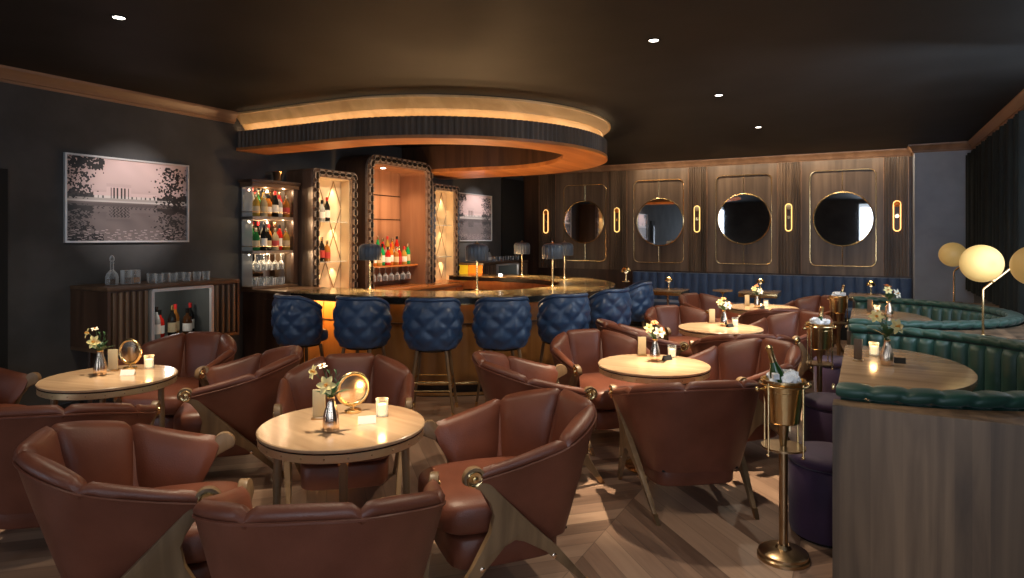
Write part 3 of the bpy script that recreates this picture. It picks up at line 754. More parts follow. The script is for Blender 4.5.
# ------------------------------------------------------------ round tables
TH = .72
def round_table(r, d, R, label, ped, rz=0):
    x, y = P(r, d)
    t = thing('round_table', label, 'table', (x, y, 0), rz, 'round wooden cocktail tables')
    bm = B(); lathe(bm, [(R-.004, TH-.018), (R, TH-.014), (R, TH-.004), (R-.005, TH), (.0005, TH)], 64); 
    bm.faces.new([v for v in bm.verts if abs(v.co.z-(TH-.018)) < 1e-6 and False] or [bm.verts.new((0, 0, TH-.017)), bm.verts.new((.01, 0, TH-.017)), bm.verts.new((0, .01, TH-.017))])
    mk('tabletop', bm, 'tabletop', t)
    bm = B(); lathe(bm, [(.0005, TH-.02), (R-.004, TH-.02), (R-.004, TH-.024), (R-.012, TH-.024), (.0005, TH-.024)], 64); mk('shadow_gap', bm, 'black', t)
    bm = B(); lathe(bm, [(R-.03, TH-.025), (R-.006, TH-.025), (R-.006, TH-.058), (R-.014, TH-.062), (R-.03, TH-.062)], 64); b = mk('brass_band', bm, 'band', t)
    n = 24; bm = B()
    for k in range(n):
        a = 2*pi*k/n; ball(bm, ((R-.005)*cos(a), (R-.005)*sin(a), TH-.042), .0045, 8, 5)
    mk('rivets', bm, 'brassd', b)
    if ped:
        bm = B(); lathe(bm, [(.2, 0), (.2, .008), (.19, .014), (.05, .022), (.035, .05), (.03, .30), (.03, TH-.10), (.10, TH-.065), (.10, TH-.0625)], 32); mk('pedestal', bm, 'brass', t)
    else:
        for k in range(4):
            a = radians(45+90*k+12); 
            p = [(.75*R*cos(a), .75*R*sin(a), TH-.03), (.80*R*cos(a), .80*R*sin(a), .02)]
            bm = B(); cyl(bm, p[1], p[0], .013, .021, 14); l = mk('leg', bm, 'oak', t)
            bm = B(); cyl(bm, (p[1][0], p[1][1], 0), p[1], .012, .0135, 14); mk('leg_tip', bm, 'brass', l)
            bm = B(); cyl(bm, (p[0][0]*.99, p[0][1]*.99, TH-.10), (p[0][0]*1.0, p[0][1]*1.0, TH-.045), .0235, .0235, 14); mk('leg_collar', bm, 'brass', l)
        bm = B(); bx(bm, -R*.66, R*.66, -.02, .02, TH-.06, TH-.025); bx(bm, -.02, .02, -R*.66, R*.66, TH-.06, TH-.025); mk('cross_brace', bm, 'darkwood', t)
    return x, y
TB = {}
TB['A'] = round_table(-.80, 3.08, .385, 'nearest round wooden table on oak legs, holding a ring shaped mirror and lilies', False, -.24)
TB['B'] = round_table(-2.56, 4.14, .385, 'round wooden table at far left with brass band, in front of the sideboard', False, .2)
TB['C'] = round_table(.99, 4.55, .385, 'brightly lit round table on a brass disc base at centre right', True)
TB['D'] = round_table(2.05, 6.4, .40, 'brightly lit round table behind and right of the centre right one', True)
TB['E'] = round_table(3.19, 8.3, .43, 'farthest round table, in front of the navy banquette', True)

# ------------------------------------------------------------ bar stools
def make_stool():
    t = thing('bar_stool', 'navy stool', 'bar stool', (0, 0, 0), 0, 'navy tufted bar stools')
    bm = B(); rows = []; nA, nZ = 56, 22; Z0, Z1 = .60, 1.045
    for j in range(nZ+1):
        v = j/nZ
        row = []
        for i in range(nA+1):
            u = i/nA; a = -pi*.5-radians(118)+radians(236)*u      # centred at the back (-y)
            edge = abs(2*u-1)
            z = Z0+(Z1-Z0-.11*max(0, edge-.45)**1.3*2.2)*v
            R = .212+.03*sin(pi*min(1, v*.9+.1))-.03*(1-v)
            sx = 1.04
            # diamond tufting
            p = u*4.5; q = v*2.2; d1 = abs(((p+q) % 1)-.5)*2; d2 = abs(((p-q) % 1)-.5)*2
            k = .026*min(1, 1.7*min(1-d1, 1-d2)+.0)
            fade = min(1, 6*v, 6*(1-v))*min(1, 8*(1-edge)+.0)
            Ro = R+.018+k*fade
            row.append(bm.verts.new((Ro*sx*cos(a), Ro*sin(a)*.95, z)))
        rows.append(row)
    inner = []
    for j in range(nZ, -1, -1):
        v = j/nZ; row = []
        for i in range(nA+1):
            u = i/nA; a = -pi*.5-radians(118)+radians(236)*u; edge = abs(2*u-1)
            z = Z0+(Z1-Z0-.11*max(0, edge-.45)**1.3*2.2)*v+(.012 if j == nZ else 0)
            R = .212+.03*sin(pi*min(1, v*.9+.1))-.03*(1-v)-.055
            row.append(bm.verts.new((R*1.04*cos(a), R*sin(a)*.95, z)))
        inner.append(row)
    allr = rows+inner; m = len(allr)
    for q in range(m):
        a, b = allr[q], allr[(q+1) % m]
        for i in range(nA): bm.faces.new((a[i], a[i+1], b[i+1], b[i]))
    bm.faces.new([r[0] for r in allr]); bm.faces.new([r[-1] for r in allr][::-1])
    sh = mk('tufted_back', bm, 'navy', t, smooth=70)
    bm = B(); tube(bm, [((.222)*1.05*cos(a), .222*.96*sin(a), 1.05-.11*max(0, abs(2*u-1)-.45)**1.3*2.2) for u, a in ((i/30, -pi*.5-radians(118)+radians(236)*i/30) for i in range(31))], .021, 8); mk('top_roll', bm, 'navy', sh, smooth=80)
    bm = B(); superell(bm, (0, .05, .665), (.185, .20, .065), .5, .6, 28, 12); mk('seat_cushion', bm, 'navy', t, smooth=80)
    bm = B(); cyl(bm, (0, .02, .575), (0, .02, .60), .17, .18, 24); mk('seat_pan', bm, 'black', t)
    for sx in (-1, 1):
        for sy in (-1, 1):
            bm = B(); cyl(bm, (sx*.205, sy*.195, .0), (sx*.13, sy*.13+.01, .585), .011, .017, 12); l = mk('leg', bm, 'oak', t)
            bm = B(); cyl(bm, (sx*.2055, sy*.1955, .0), (sx*.199, sy*.19, .05), .0125, .0135, 12); mk('leg_tip', bm, 'brass', l)
    bm = B()
    for z, k in ((.24, .177), (.31, .168)):
        c = [(-k, -k+.006, z), (k, -k+.006, z), (k, k-.0, z), (-k, k-.0, z)]
        for q in range(4): cyl(bm, c[q], c[(q+1) % 4], .007, seg=8)
    mk('footrest', bm, 'brass', t)
    return t
stool = make_stool()
cc = (CA*BX+SA*BY, -SA*BX+CA*BY)
sl = ['leftmost, in front of the lit amber panel', 'second from the left end of the bar', 'third from the left, its brass footrest in view', 'fourth from the left, at the middle of the bar', 'fifth from the left, turned towards the counter', 'sixth from the left, at the curved bar end', 'rightmost, at the far right end of the bar']
for (px, d), l in zip(((300, 6.22), (363, 6.08), (433, 5.95), (502, 6.03), (563, 6.36), (607, 6.95), (633, 8.0)), sl):
    r = (px-512)/F*d; x, y = P(r, d); f = (BX-x, BY-y)
    if px == 300: f = (.25, 1)
    place(stool, (x, y, 0), atan2(f[1], f[0])-pi/2, 'navy tufted leather bar stool, '+l)

# ------------------------------------------------------------ green booths
BC = (0.0, 4.70); RO, RI = 1.28, 1.15; LED = .84
def booth(yc, y0, y1, lab, xw=-.13):
    t = thing('booth', lab, 'booth seat', (0, yc, 0), 0, 'green velvet round booths')
    a0 = math.acos(xw/RO)
    arcp = [(RO*cos(a0-2*a0*i/60), RO*sin(a0-2*a0*i/60)) for i in range(61)]
    pts = [(xw, y0-yc), (XR-.01, y0-yc), (XR-.01, y1-yc), (xw, y1-yc)]+arcp
    pts = [(min(x, XR-.03), y) for x, y in pts]
    bm = B(); prism(bm, pts, 0, LED); mk('wood_surround', bm, 'greywood', t)
    n = 30; K = 8; ar = math.acos(xw/1.215)-.012
    # cap roll, padded in segments
    bm = B(); rows = []
    for i in range(n*K+1):
        u = i/(n*K); a = ar-2*ar*u; t_ = (i % K)/K; e = sqrt(max(0, 1-(2*t_-1)**2)); k = .45+.55*e if 0 < i < n*K else .6
        rc = (RO+RI)/2; row = []
        for q in range(12):
            b = 2*pi*q/12; sg = lambda w: (1 if w >= 0 else -1)*abs(w)**.6
            sk = .5*(sg(sin(b))*.05)
            rr = rc+.068*(.72+.28*k)*sg(cos(b)); zq = LED+.033+.033*(.40+.60*k)*sg(sin(b))+.002
            aa = a+(.03*sin(b)-.01*cos(b))*min(1, 12*u, 12*(1-u))
            row.append(bm.verts.new((rr*cos(aa), rr*sin(aa), zq)))
        rows.append(row)
    for a, b in zip(rows, rows[1:]):
        for q in range(12): bm.faces.new((a[q], a[(q+1) % 12], b[(q+1) % 12], b[q]))
    bm.faces.new(rows[0][::-1]); bm.faces.new(rows[-1]); mk('cap_roll', bm, 'green', t, smooth=75)
    # channel tufted backrest
    bm = B(); pts = []; n2 = 34
    for i in range(n2*6+1):
        u = i/(n2*6); a = a0-.02-2*(a0-.02)*u; t_ = (i % 6)/6; e = sqrt(max(0, 1-(2*t_-1)**2)); rr = RI-.0-.032*e; pts.append((rr*cos(a), rr*sin(a), -cos(a), -sin(a)))
    sweep(bm, pts, [(0, .42), (0, .80), (-.02, LED), (-.10, LED), (-.10, .42)]); mk('tufted_backrest', bm, 'green', t, smooth=70)
    bm = B(); pts = []
    for i in range(61):
        a = 1.36-2*1.36*i/60; pts.append((RI*cos(a), RI*sin(a), -cos(a), -sin(a)))
    sweep(bm, pts, [(.01, .33), (.01, .45), (.05, .46), (.38, .46), (.43, .44), (.43, .36), (.42, .33)]); mk('seat_cushion', bm, 'green', t, smooth=60)
    bm = B(); sweep(bm, pts, [(-.06, 0), (-.06, .329), (.40, .329), (.40, 0)]); mk('seat_base', bm, 'darkwood', t)
    bm = B(); box(bm, (xw-.004, -(RO+RI)/2+.0, LED+.045), (.012, .05, .02)); box(bm, (xw-.004, (RO+RI)/2, LED+.045), (.012, .05, .02)); mk('brass_end', bm, 'brass', t, bev=.003)
    # D table
def booth_table(yc, lab, ay=.80, axx=.68):
    t = thing('booth_table', lab, 'table', (0, yc, 0), 0, 'D shaped booth tables')
    BT = .80
    pts = [(-.13, -ay+.01)]+[( -.10+axx*cos(radians(a))**.8 if cos(radians(a)) > 0 else -.10, ay*sin(radians(a))) for a in range(-89, 90, 4)]+[(-.13, ay-.01)]
    bm = B(); prism(bm, pts, BT-.04, BT); mk('tabletop', bm, 'boothtop', t, bev=.006)
    bm = B(); sweep(bm, pathn([(x*.985, y*.985) for x, y in pts], True), [(0, BT-.052), (0, BT-.041), (-.02, BT-.041), (-.02, BT-.052)], closed=True); mk('brass_edge', bm, 'brass', t)
    bm = B(); lathe(bm, [(.19, 0), (.19, .012), (.06, .03), (.045, .06), (.045, BT-.10), (.16, BT-.055), (.16, BT-.041)], 28, (.18, 0, 0)); mk('pedestal', bm, 'brassd', t)
booth(4.70, 3.30, 6.08, 'nearer round green velvet booth behind a wooden panel at the lower right')
booth(7.55, 6.14, 9.25, 'farther round green velvet booth at the right, before the slate pier')
booth_table(4.70, 'D shaped wooden table in the nearer green booth, nearest the viewer')
booth_table(7.56, 'D shaped wooden table in the farther green booth')
# ottomans
def make_ottoman():
    t = thing('ottoman', 'purple ottoman', 'ottoman', (0, 0, 0), 0, 'purple velvet ottomans')
    bm = B(); lathe(bm, [(.19, .02), (.198, .06), (.2, .22), (.198, .40), (.185, .415)], 36); mk('drum', bm, 'purple', t, smooth=60)
    bm = B(); lathe(bm, [(.185, .416), (.2, .43), (.203, .455), (.19, .478), (.13, .488), (.0005, .49)], 36); mk('seat_pad', bm, 'purple', t, smooth=60)
    bm = B(); lathe(bm, [(.17, 0), (.17, .019)], 30); mk('plinth', bm, 'black', t)
    return t
ott = make_ottoman()
ott.scale = (1, 1, .93)
place(ott, (-.175, 3.90, 0), 0, 'round purple velvet ottoman just behind the nearest champagne bucket stand')
place(ott, (-.20, 5.22, 0), 0, 'round purple velvet ottoman in shade at the far side of the nearer booth table')
place(ott, (-.24, 6.95, 0), 0, 'round purple velvet ottoman at the farther booth table')

# ------------------------------------------------------------ champagne stands
def make_stand():
    t = thing('bucket_stand', 'brass bucket stand', 'bucket stand', (0, 0, 0), 0, 'brass champagne bucket stands')
    bm = B(); lathe(bm, [(.125, 0), (.125, .015), (.118, .022), (.118, .034), (.105, .042), (.04, .052), (.028, .07)], 36); mk('base', bm, 'brassd', t)
    bm = B(); cyl(bm, (0, 0, .06), (0, 0, .56), .021, seg=18); cyl(bm, (0, 0, .56), (0, 0, .678), .016, .03, 18); mk('post', bm, 'brassd', t)
    bm = B(); lathe(bm, [(.02, .545), (.105, .553), (.105, .562), (.0005, .562)], 30); mk('platform', bm, 'brassd', t)
    for k in range(4):
        a = radians(30+90*k); bm = B(); cyl(bm, (.112*cos(a), .112*sin(a), .535), (.112*cos(a), .112*sin(a), .885), .0055, seg=8)
        ball(bm, (.112*cos(a), .112*sin(a), .532), .009, 10, 6); mk('upright_rod', bm, 'brass', t)
    bm = B(); tube(bm, [(.112*cos(2*pi*k/40), .112*sin(2*pi*k/40), .870) for k in range(40)], .006, 8, True); mk('ring', bm, 'brass', t)
    return t
def make_bucket():
    t = thing('champagne_bucket', 'brass bucket', 'ice bucket', (0, 0, 0), 0, 'brass champagne buckets')
    bm = B(); lathe(bm, [(.0005, 0), (.070, 0), (.076, .006), (.099, .20), (.106, .207), (.106, .216), (.097, .216), (.070, .012), (.0005, .012)], 40); mk('bucket_body', bm, 'brass', t)
    bm = B(); tube(bm, [(.092*cos(2*pi*k/40), .092*sin(2*pi*k/40), .160) for k in range(40)], .003, 6, True); mk('band', bm, 'brass', t)
    for s in (1, -1):
        bm = B(); cyl(bm, (s*.094, 0, .175), (s*.145, 0, .175), .006, seg=10); ball(bm, (s*.15, 0, .175), .013, 12, 8); mk('handle_knob', bm, 'brass', t)
    return t
def make_bottle_ch():
    t = thing('champagne_bottle', 'green champagne bottle', 'bottle', (0, 0, 0), 0, 'champagne bottles')
    bm = B(); lathe(bm, [(.038, 0), (.042, .006), (.042, .15), (.036, .19), (.02, .235), (.0165, .25)], 24); mk('bottle_glass', bm, base('champagne_green', (.02, .06, .015), .15)[0], t)
    bm = B(); lathe(bm, [(.0172, .235), (.0155, .275), (.0155, .31), (.018, .315), (.018, .328), (.01, .335), (.0005, .335)], 18); mk('foil', bm, 'brass', t)
    bm = B(); lathe(bm, [(.0425, .04), (.0425, .12)], 24); mk('bottle_label', bm, 'white', t)
    return t
def ice_mesh(seed):
    rnd = random.Random(seed); bm = B()
    for k in range(34):
        a = rnd.random()*2*pi; r = .066*sqrt(rnd.random()); 
        rot = Matrix.Rotation(rnd.random()*3, 4, 'X') @ Matrix.Rotation(rnd.random()*3, 4, 'Z')
        box(bm, (r*cos(a), r*sin(a), .215+rnd.random()*.045), (.03, .028, .026), rot)
    return bm
stand, bucket, chb = make_stand(), make_bucket(), make_bottle_ch()
which = ['nearest the viewer', 'midway along the booths', 'farthest away, near the banquette']
for i, ((r, d), tilt) in enumerate((((1.357, 3.25), -17), ((2.555, 5.4), 6), ((4.02, 8.0), 14))):
    x, y = P(r, d)
    place(stand, (x, y, 0), .5, 'tall brass champagne bucket stand '+which[i])
    place(bucket, (x, y, .679), .25+A, 'round brass ice bucket on the stand '+which[i])
    b = place(chb, (x, y, .70), 0, 'champagne bottle with gold foil tilted in the ice bucket '+which[i])
    tl = radians(tilt); off = .022 if tilt < 0 else -.015
    b.rotation_euler = (0, tl, A); q = P(r+off, d); b.location = (q[0], q[1], .742 if i == 0 else .70)
    o = mk('ice_cubes', ice_mesh(i), 'ice', None, smooth=20, loc=(x, y, .664)); tag(o, 'heap of ice cubes filling the bucket '+which[i], 'ice'); o['kind'] = 'stuff'

# ------------------------------------------------------------ things on the tables
def petal_bloom(bm, c, nrm, s, np_=6, cup=.5):
    nrm = Vector(nrm).normalized(); q = nrm.to_track_quat('Z', 'Y').to_matrix(); c = Vector(c)
    for k in range(np_):
        a = 2*pi*k/np_; rows = []
        for j in range(6):
            u = j/5; w_ = s*.30*sin(pi*min(.98, .12+u*.86))**.8; rr = s*(.06+.94*u); z = s*(cup*u-.55*cup*u*u*1.4)+(.004 if k % 2 else 0)
            row = []
            for e in (-1, 0, 1):
                p = Vector((rr*cos(a)-e*w_*sin(a), rr*sin(a)+e*w_*cos(a), z+abs(e)*s*.07)); row.append(bm.verts.new(c+q @ p))
            rows.append(row)
        for r0, r1 in zip(rows, rows[1:]):
            for e in range(2): bm.faces.new((r0[e], r0[e+1], r1[e+1], r1[e]))
def leafm(bm, p0, p1, w_, up=(0, 0, 1)):
    p0, p1 = Vector(p0), Vector(p1); d = p1-p0; s = d.cross(Vector(up))
    if s.length < 1e-6: s = Vector((1, 0, 0))
    s.normalize(); rows = []
    for j in range(7):
        u = j/6; ww_ = w_*sin(pi*min(1, .06+.94*u))**.8; m = p0+d*u+Vector((0, 0, .25*d.length*u*(1-u)))
        rows.append([bm.verts.new(m-s*ww_+Vector((0, 0, ww_*.3))), bm.verts.new(m), bm.verts.new(m+s*ww_+Vector((0, 0, ww_*.3)))])
    for a, b in zip(rows, rows[1:]):
        for e in range(2): bm.faces.new((a[e], a[e+1], b[e+1], b[e]))
def make_vase():
    t = thing('bud_vase', 'polished vase', 'vase', (0, 0, 0), 0, 'polished bud vases')
    fn = lambda a, z: 1+.035*cos(12*a)
    bm = B(); lathe(bm, [(.032, 0), (.036, .004), (.037, .035), (.033, .075), (.021, .12), (.016, .142), (.018, .155)], 48, fn=fn); mk('vase_body', bm, 'chrome', t, smooth=80)
    bm = B(); lathe(bm, [(.0165, .15), (.0195, .156), (.0165, .159), (.013, .157)], 28); mk('vase_lip', bm, 'brass', t)
    return t
def make_bouquet(kind):
    """stems start in the vase neck; +x is the viewer's right once rotated"""
    t = thing('lily_bouquet', 'lilies', 'flowers', (0, 0, 0), 0, 'small lily bouquets')
    z = .152
    if kind == 0:
        bl = [((-.005, -.045, .065), (-.05, -1, .25), .046, 'petal'), ((-.075, .0, .115), (-.6, -.6, .3), .036, 'petal'), ((-.045, .02, .135), (.1, -.4, 1), .024, 'petalw')]
    else:
        bl = [((.018, -.045, .055), (.1, -1, .35), .046, 'petalw'), ((-.045, -.02, .085), (-.4, -.9, .4), .038, 'petal'), ((.0, .015, .115), (.0, -.5, 1), .030, 'petalo'), ((.055, .0, .06), (.8, -.6, .3), .028, 'petalo')]
    for c, n_, s, m in bl:
        bm = B(); petal_bloom(bm, (c[0], c[1], c[2]+z), n_, s); b = mk('bloom', bm, m, t, smooth=80)
        bm = B(); nn = Vector(n_).normalized()
        for k in range(5):
            a = 2*pi*k/5; q = nn.to_track_quat('Z', 'Y').to_matrix() @ Vector((cos(a)*.25, sin(a)*.25, 1))
            p = Vector((c[0], c[1], c[2]+z)); tube(bm, [p, p+q*s*.5], .0016, 5); ball(bm, p+q*s*.5, .0032, 6, 4)
        ball(bm, (c[0], c[1], c[2]+z), s*.16, 8, 6); mk('stamens', bm, 'stamen', b)
        bm = B(); tube(bm, [(0, 0, .07), (c[0]*.35, c[1]*.35, z+c[2]*.5), (c[0], c[1]+.004, c[2]+z)], .0022, 6); mk('stem', bm, 'leaf', t)
    bm = B()
    for k in range(9):
        a = k*2.4; L = .05+.02*(k % 3); leafm(bm, (0, 0, z), (L*cos(a), L*sin(a), z+.03+.012*(k % 4)), .014)
    for q in ((.035, .02), (-.02, .02)):
        for k in range(5): leafm(bm, (q[0]*.6, q[1], z+.03+k*.018), (q[0]*.6+(.016 if k % 2 else -.016), q[1]+.004, z+.045+k*.02), .006)
        tube(bm, [(0, 0, z-.03), (q[0]*.6, q[1], z+.125)], .0018, 5)
    mk('foliage', bm, 'leaf', t, smooth=80)
    return t
def make_candle():
    t = thing('candle_glass', 'glass candle', 'candle', (0, 0, 0), 0, 'candle glasses')
    bm = B(); lathe(bm, [(.0005, .0), (.027, .0), (.0285, .004), (.031, .085), (.0295, .085), (.027, .006), (.0005, .006)], 24); mk('glass_cup', bm, 'glass', t)
    bm = B(); lathe(bm, [(.025, .0075), (.0265, .058), (.02, .06), (.0005, .058)], 22); mk('wax', bm, 'wax', t)
    return t
def make_tent(m='white'):
    t = thing('tent_card', 'folded card', 'card', (0, 0, 0), 0, 'folded tent cards')
    bm = B(); prism(bm, [(-.016, 0), (-.0145, 0), (0, .03), (.0145, 0), (.016, 0), (0, .034)], -.042, .042, lambda a, b, c: (c, a, b)); mk('card', bm, m, t)
    return t
def make_menu(m='cream', w_=.06, h=.13):
    t = thing('menu_holder', 'menu', 'menu holder', (0, 0, 0), 0, 'upright menu holders')
    bm = B(); box(bm, (0, 0, .012+h/2), (w_, .012, h)); mk('menu_card', bm, m, t, bev=.002)
    bm = B(); box(bm, (0, 0, .006), (w_+.008, .035, .012)); mk('menu_base', bm, 'brassd', t, bev=.002)
    return t
def make_ringmirror():
    t = thing('ring_mirror', 'ring', 'table mirror', (0, 0, 0), 0, 'round brass table mirrors')
    R = .078; zc = .038+R
    bm = B(); tube(bm, [(R*cos(2*pi*k/48), 0, zc+R*sin(2*pi*k/48)) for k in range(48)], .0105, 10, True); mk('brass_ring', bm, 'brass', t)
    bm = B(); lathe(bm, [(.0005, -.004), (R-.004, -.004), (R-.004, .002), (R*.6, .005), (.0005, .006)], 40, (0, 0, zc), ax=Matrix.Rotation(pi/2, 3, 'X')); mk('mirror_disc', bm, 'chrome', t)
    bm = B(); lathe(bm, [(.042, 0), (.042, .010), (.036, .014), (.008, .017), (.007, .032), (.0005, .034)], 28); mk('base', bm, 'brass', t)
    return t
vase, bq0, bq1, candle, tent, tentd, menu, menuw, ringm = make_vase(), make_bouquet(0), make_bouquet(1), make_candle(), make_tent(), make_tent('blackm'), make_menu(), make_menu('greywood', .05, .13), make_ringmirror()
tn = {'A': 'the nearest round table', 'B': 'the far left round table', 'C': 'the centre right round table', 'D': 'the fourth round table', 'E': 'the farthest round table', 'F': 'the nearer booth table', 'G': 'the farther booth table'}
def on(proto, px, y, k, rz, lab, h=TH):
    x, yy = at(px, y, h); return place(proto, (x, yy, h+.001), A+rz, lab+' '+tn[k])
L_v = 'fluted polished bud vase on'; L_b = 'cream and yellow lilies in the bud vase on'; L_o = 'white and orange lilies in the bud vase on'
on(vase, 331, 431, 'A', 0, L_v); on(bq0, 331, 431, 'A', 0, L_b); on(menu, 319, 419, 'A', .1, 'pale upright menu holder behind the vase on')
on(ringm, 353, 412, 'A', .55, 'round brass ring mirror on a small foot on'); on(tent, 367, 423, 'A', .25, 'folded white tent card on'); on(candle, 382, 416, 'A', 0, 'lit candle in a clear glass on')
on(vase, 100, 375, 'B', 0, L_v); on(bq0, 100, 375, 'B', 0, L_b); on(menu, 113, 371, 'B', .1, 'pale upright menu holder behind the vase on')
on(ringm, 130, 369, 'B', -.2, 'round brass ring mirror on a small foot on'); on(tent, 128, 375, 'B', .15, 'folded white tent card on'); on(candle, 149, 368, 'B', 0, 'lit candle in a clear glass on')
for k, (vx, vy), (mx, my), (cx, cy), (dx, dy) in (('C', (655, 361), (642, 356), (672, 357), (667, 360)), ('D', (724, 326), (712, 323), (735, 326), (730, 327)), ('E', (757, 307.5), (747, 306), (766, 306.5), (762, 308.5))):
    on(vase, vx, vy, k, 0, L_v); on(bq1, vx, vy, k, 0, L_o); on(menu, mx, my, k, .1, 'cream upright menu holder behind the vase on'); on(candle, cx, cy, k, 0, 'lit candle in a clear glass on'); on(tentd, dx, dy, k, .6, 'small black tent card beside the candle on')
on(vase, 887, 365, 'F', 0, L_v, .80); on(bq0, 887, 365, 'F', .4, L_b, .80).scale = (1.3, 1.3, 1.15); on(menuw, 858, 361, 'F', -.7, 'grey wooden upright menu holder on', .80); on(candle, 874, 355, 'F', 0, 'lit candle in a clear glass on', .80); on(tentd, 898, 363, 'F', -.5, 'small black tent card beside the vase on', .80)
on(vase, 889, 317, 'G', 0, L_v, .80); on(bq1, 889, 317, 'G', .4, L_o, .80).scale = (1.3, 1.3, 1.15); on(menuw, 870, 313, 'G', -.7, 'grey wooden upright menu holder on', .80); on(candle, 877, 313.5, 'G', 0, 'lit candle in a clear glass on', .80)
for (px, y, h, p) in ((382, 416, TH, .5), (149, 368, TH, .6), (874, 355, .8, 1.0), (877, 313.5, .8, 1.2)):
    x, yy = at(px, y, h); lamp('POINT', (x, yy, h+.11), p, (1, .55, .2), .02, name='candle_light')

# ------------------------------------------------------------ bench tables
bt_l = ['rectangular brass edged table before the navy banquette, at its left end', 'rectangular brass edged table before the navy banquette, behind the farthest round table', 'rectangular brass edged table before the navy banquette, next to the green booth']
def make_bench_table():
    t = thing('bench_table', 'table', 'table', (0, 0, 0), 0, 'rectangular banquette tables')
    bm = B(); box(bm, (0, 0, .742), (.58, .58, .016)); mk('tabletop', bm, 'tabletop', t, bev=.003)
    bm = B(); box(bm, (0, 0, .702), (.57, .57, .062)); mk('brass_apron', bm, 'brass', t, bev=.003)
    bm = B(); lathe(bm, [(.2, 0), (.2, .012), (.03, .03), (.022, .06), (.022, .66), (.1, .67)], 24); mk('pedestal', bm, 'chrome', t)
    return t
def make_dome():
    t = thing('dome_lamp', 'lamp', 'table lamp', (0, 0, 0), 0, 'small brass dome lamps')
    bm = B(); lathe(bm, [(.05, 0), (.05, .01), (.012, .016), (.009, .03), (.009, .13)], 20); mk('base', bm, 'brass', t)
    bm = B(); lathe(bm, [(.066, .13), (.064, .15), (.05, .178), (.03, .193), (.0005, .20)], 24); mk('dome_shade', bm, 'brass', t)
    bm = B(); ball(bm, (0, 0, .128), .02, 12, 8); mk('bulb', bm, 'wax', t)
    return t
btab, dome = make_bench_table(), make_dome()
for i, (px, d) in enumerate(((668, 10.75), (760, 10.35), (871, 9.75))):
    r = (px-512)/F*d; x, y = P(r, d); place(btab, (x, y, 0), 0, bt_l[i])
    place(dome, (x, y+.05, .751), 0, 'small brass dome lamp on the '+['leftmost', 'middle', 'rightmost'][i]+' table before the navy banquette')
    lamp('POINT', (x, y+.05, .95), 1.5, WARM, .03, name='dome_lamp_light')
r = (722-512)/F*10.4; x, y = P(r, 10.4)
t = thing('side_table', 'small round brass edged side table before the navy banquette', 'side table', (x, y+.05, 0))
bm = B(); lathe(bm, [(.14, .742), (.155, .745), (.155, .77), (.0005, .77)], 30); mk('tabletop', bm, 'tabletop', t)
bm = B(); lathe(bm, [(.13, 0), (.13, .012), (.02, .03), (.016, .06), (.016, .70), (.08, .741)], 20); mk('pedestal', bm, 'brass', t)
x, y = P((588-512)/F*10.2, 10.2)
place(dome, (-2.78+.0, 8.28, BH+.001), 0, 'small brass dome lamp at the far right end of the bar counter')

# ------------------------------------------------------------ bar lamps
def make_barlamp():
    t = thing('bar_lamp', 'lamp', 'table lamp', (0, 0, 0), 0, 'fluted shade lamps on the bar counter')
    bm = B(); lathe(bm, [(.065, 0), (.065, .008), (.03, .014), (.014, .03), (.0115, .06)], 24); mk('base', bm, 'brass', t)
    bm = B(); cyl(bm, (0, 0, .05), (0, 0, .50), .0105, seg=12); mk('stem', bm, 'brass', t)
    fn = lambda a, z: 1+.075*abs(cos(9*a))
    bm = B(); lathe(bm, [(.110, .335), (.114, .34), (.116, .46), (.108, .49), (.085, .508), (.05, .515), (.0005, .516)], 72, fn=fn); mk('fluted_shade', bm, 'tint', t, smooth=50)
    bm = B(); lathe(bm, [(.022, .513), (.03, .517), (.018, .526), (.006, .53), (.006, .544), (.0005, .546)], 16); mk('finial', bm, 'brassd', t)
    return t
bl = make_barlamp()
bll = ['on the bar counter in front of the arched niche', 'on the bar counter in front of the lamp-lit sideboard end', 'on the far side of the counter by the far sideboard', 'nearer of the close pair at the right of the counter', 'farther of the close pair at the right of the counter']
for (px, d), l in zip(((370, 7.2), (477, 7.05), (522, 9.85), (552.5, 7.6), (564.5, 9.1)), bll):
    r = (px-512)/F*d; x, y = P(r, d)
    place(bl, (x, y, BH+.001), A, 'blue fluted lamp '+l)
    lamp('SPOT', (x+.03, y-.03, BH+.33), 30, (1, .76, .44), .03, (x+.05, y-.05, BH), 150, .5, name='bar_lamp_light')

# ------------------------------------------------------------ globe lamps on the ledges
def make_globe():
    t = thing('globe_lamp', 'lamp', 'lamp', (0, 0, 0), 0, 'globe lamps on the booth ledges')
    bm = B(); lathe(bm, [(.085, 0), (.085, .008), (.012, .013), (.009, .02)], 28); mk('base', bm, 'brass', t)
    bm = B(); tube(bm, [(0, 0, .01), (0, 0, .36), (.008, 0, .372), (.34, 0, .625)], .0085, 8); mk('bent_stem', bm, 'brass', t)
    bm = B(); ball(bm, (-.045, -.045, .565), .142, 36, 24); mk('globe', bm, 'globe', t, smooth=80)
    bm = B(); ball(bm, (.055, -.03, .432), .016, 10, 8); mk('globe_mount', bm, 'brass', t)
    return t
gl = make_globe()
x, y = at(983, 337, LED); place(gl, (x, y, LED+.001), A, 'large golden globe lamp with bent brass stem on the ledge between the two booths')
x, y = at(954, 302.5, LED); place(gl, (x, y, LED+.001), A, 'smaller looking golden globe lamp by the slate pier, beyond the farther booth')
place(gl, (1.06, 5.79, LED+.001), A, 'golden globe lamp cut off by the right edge of the photo')

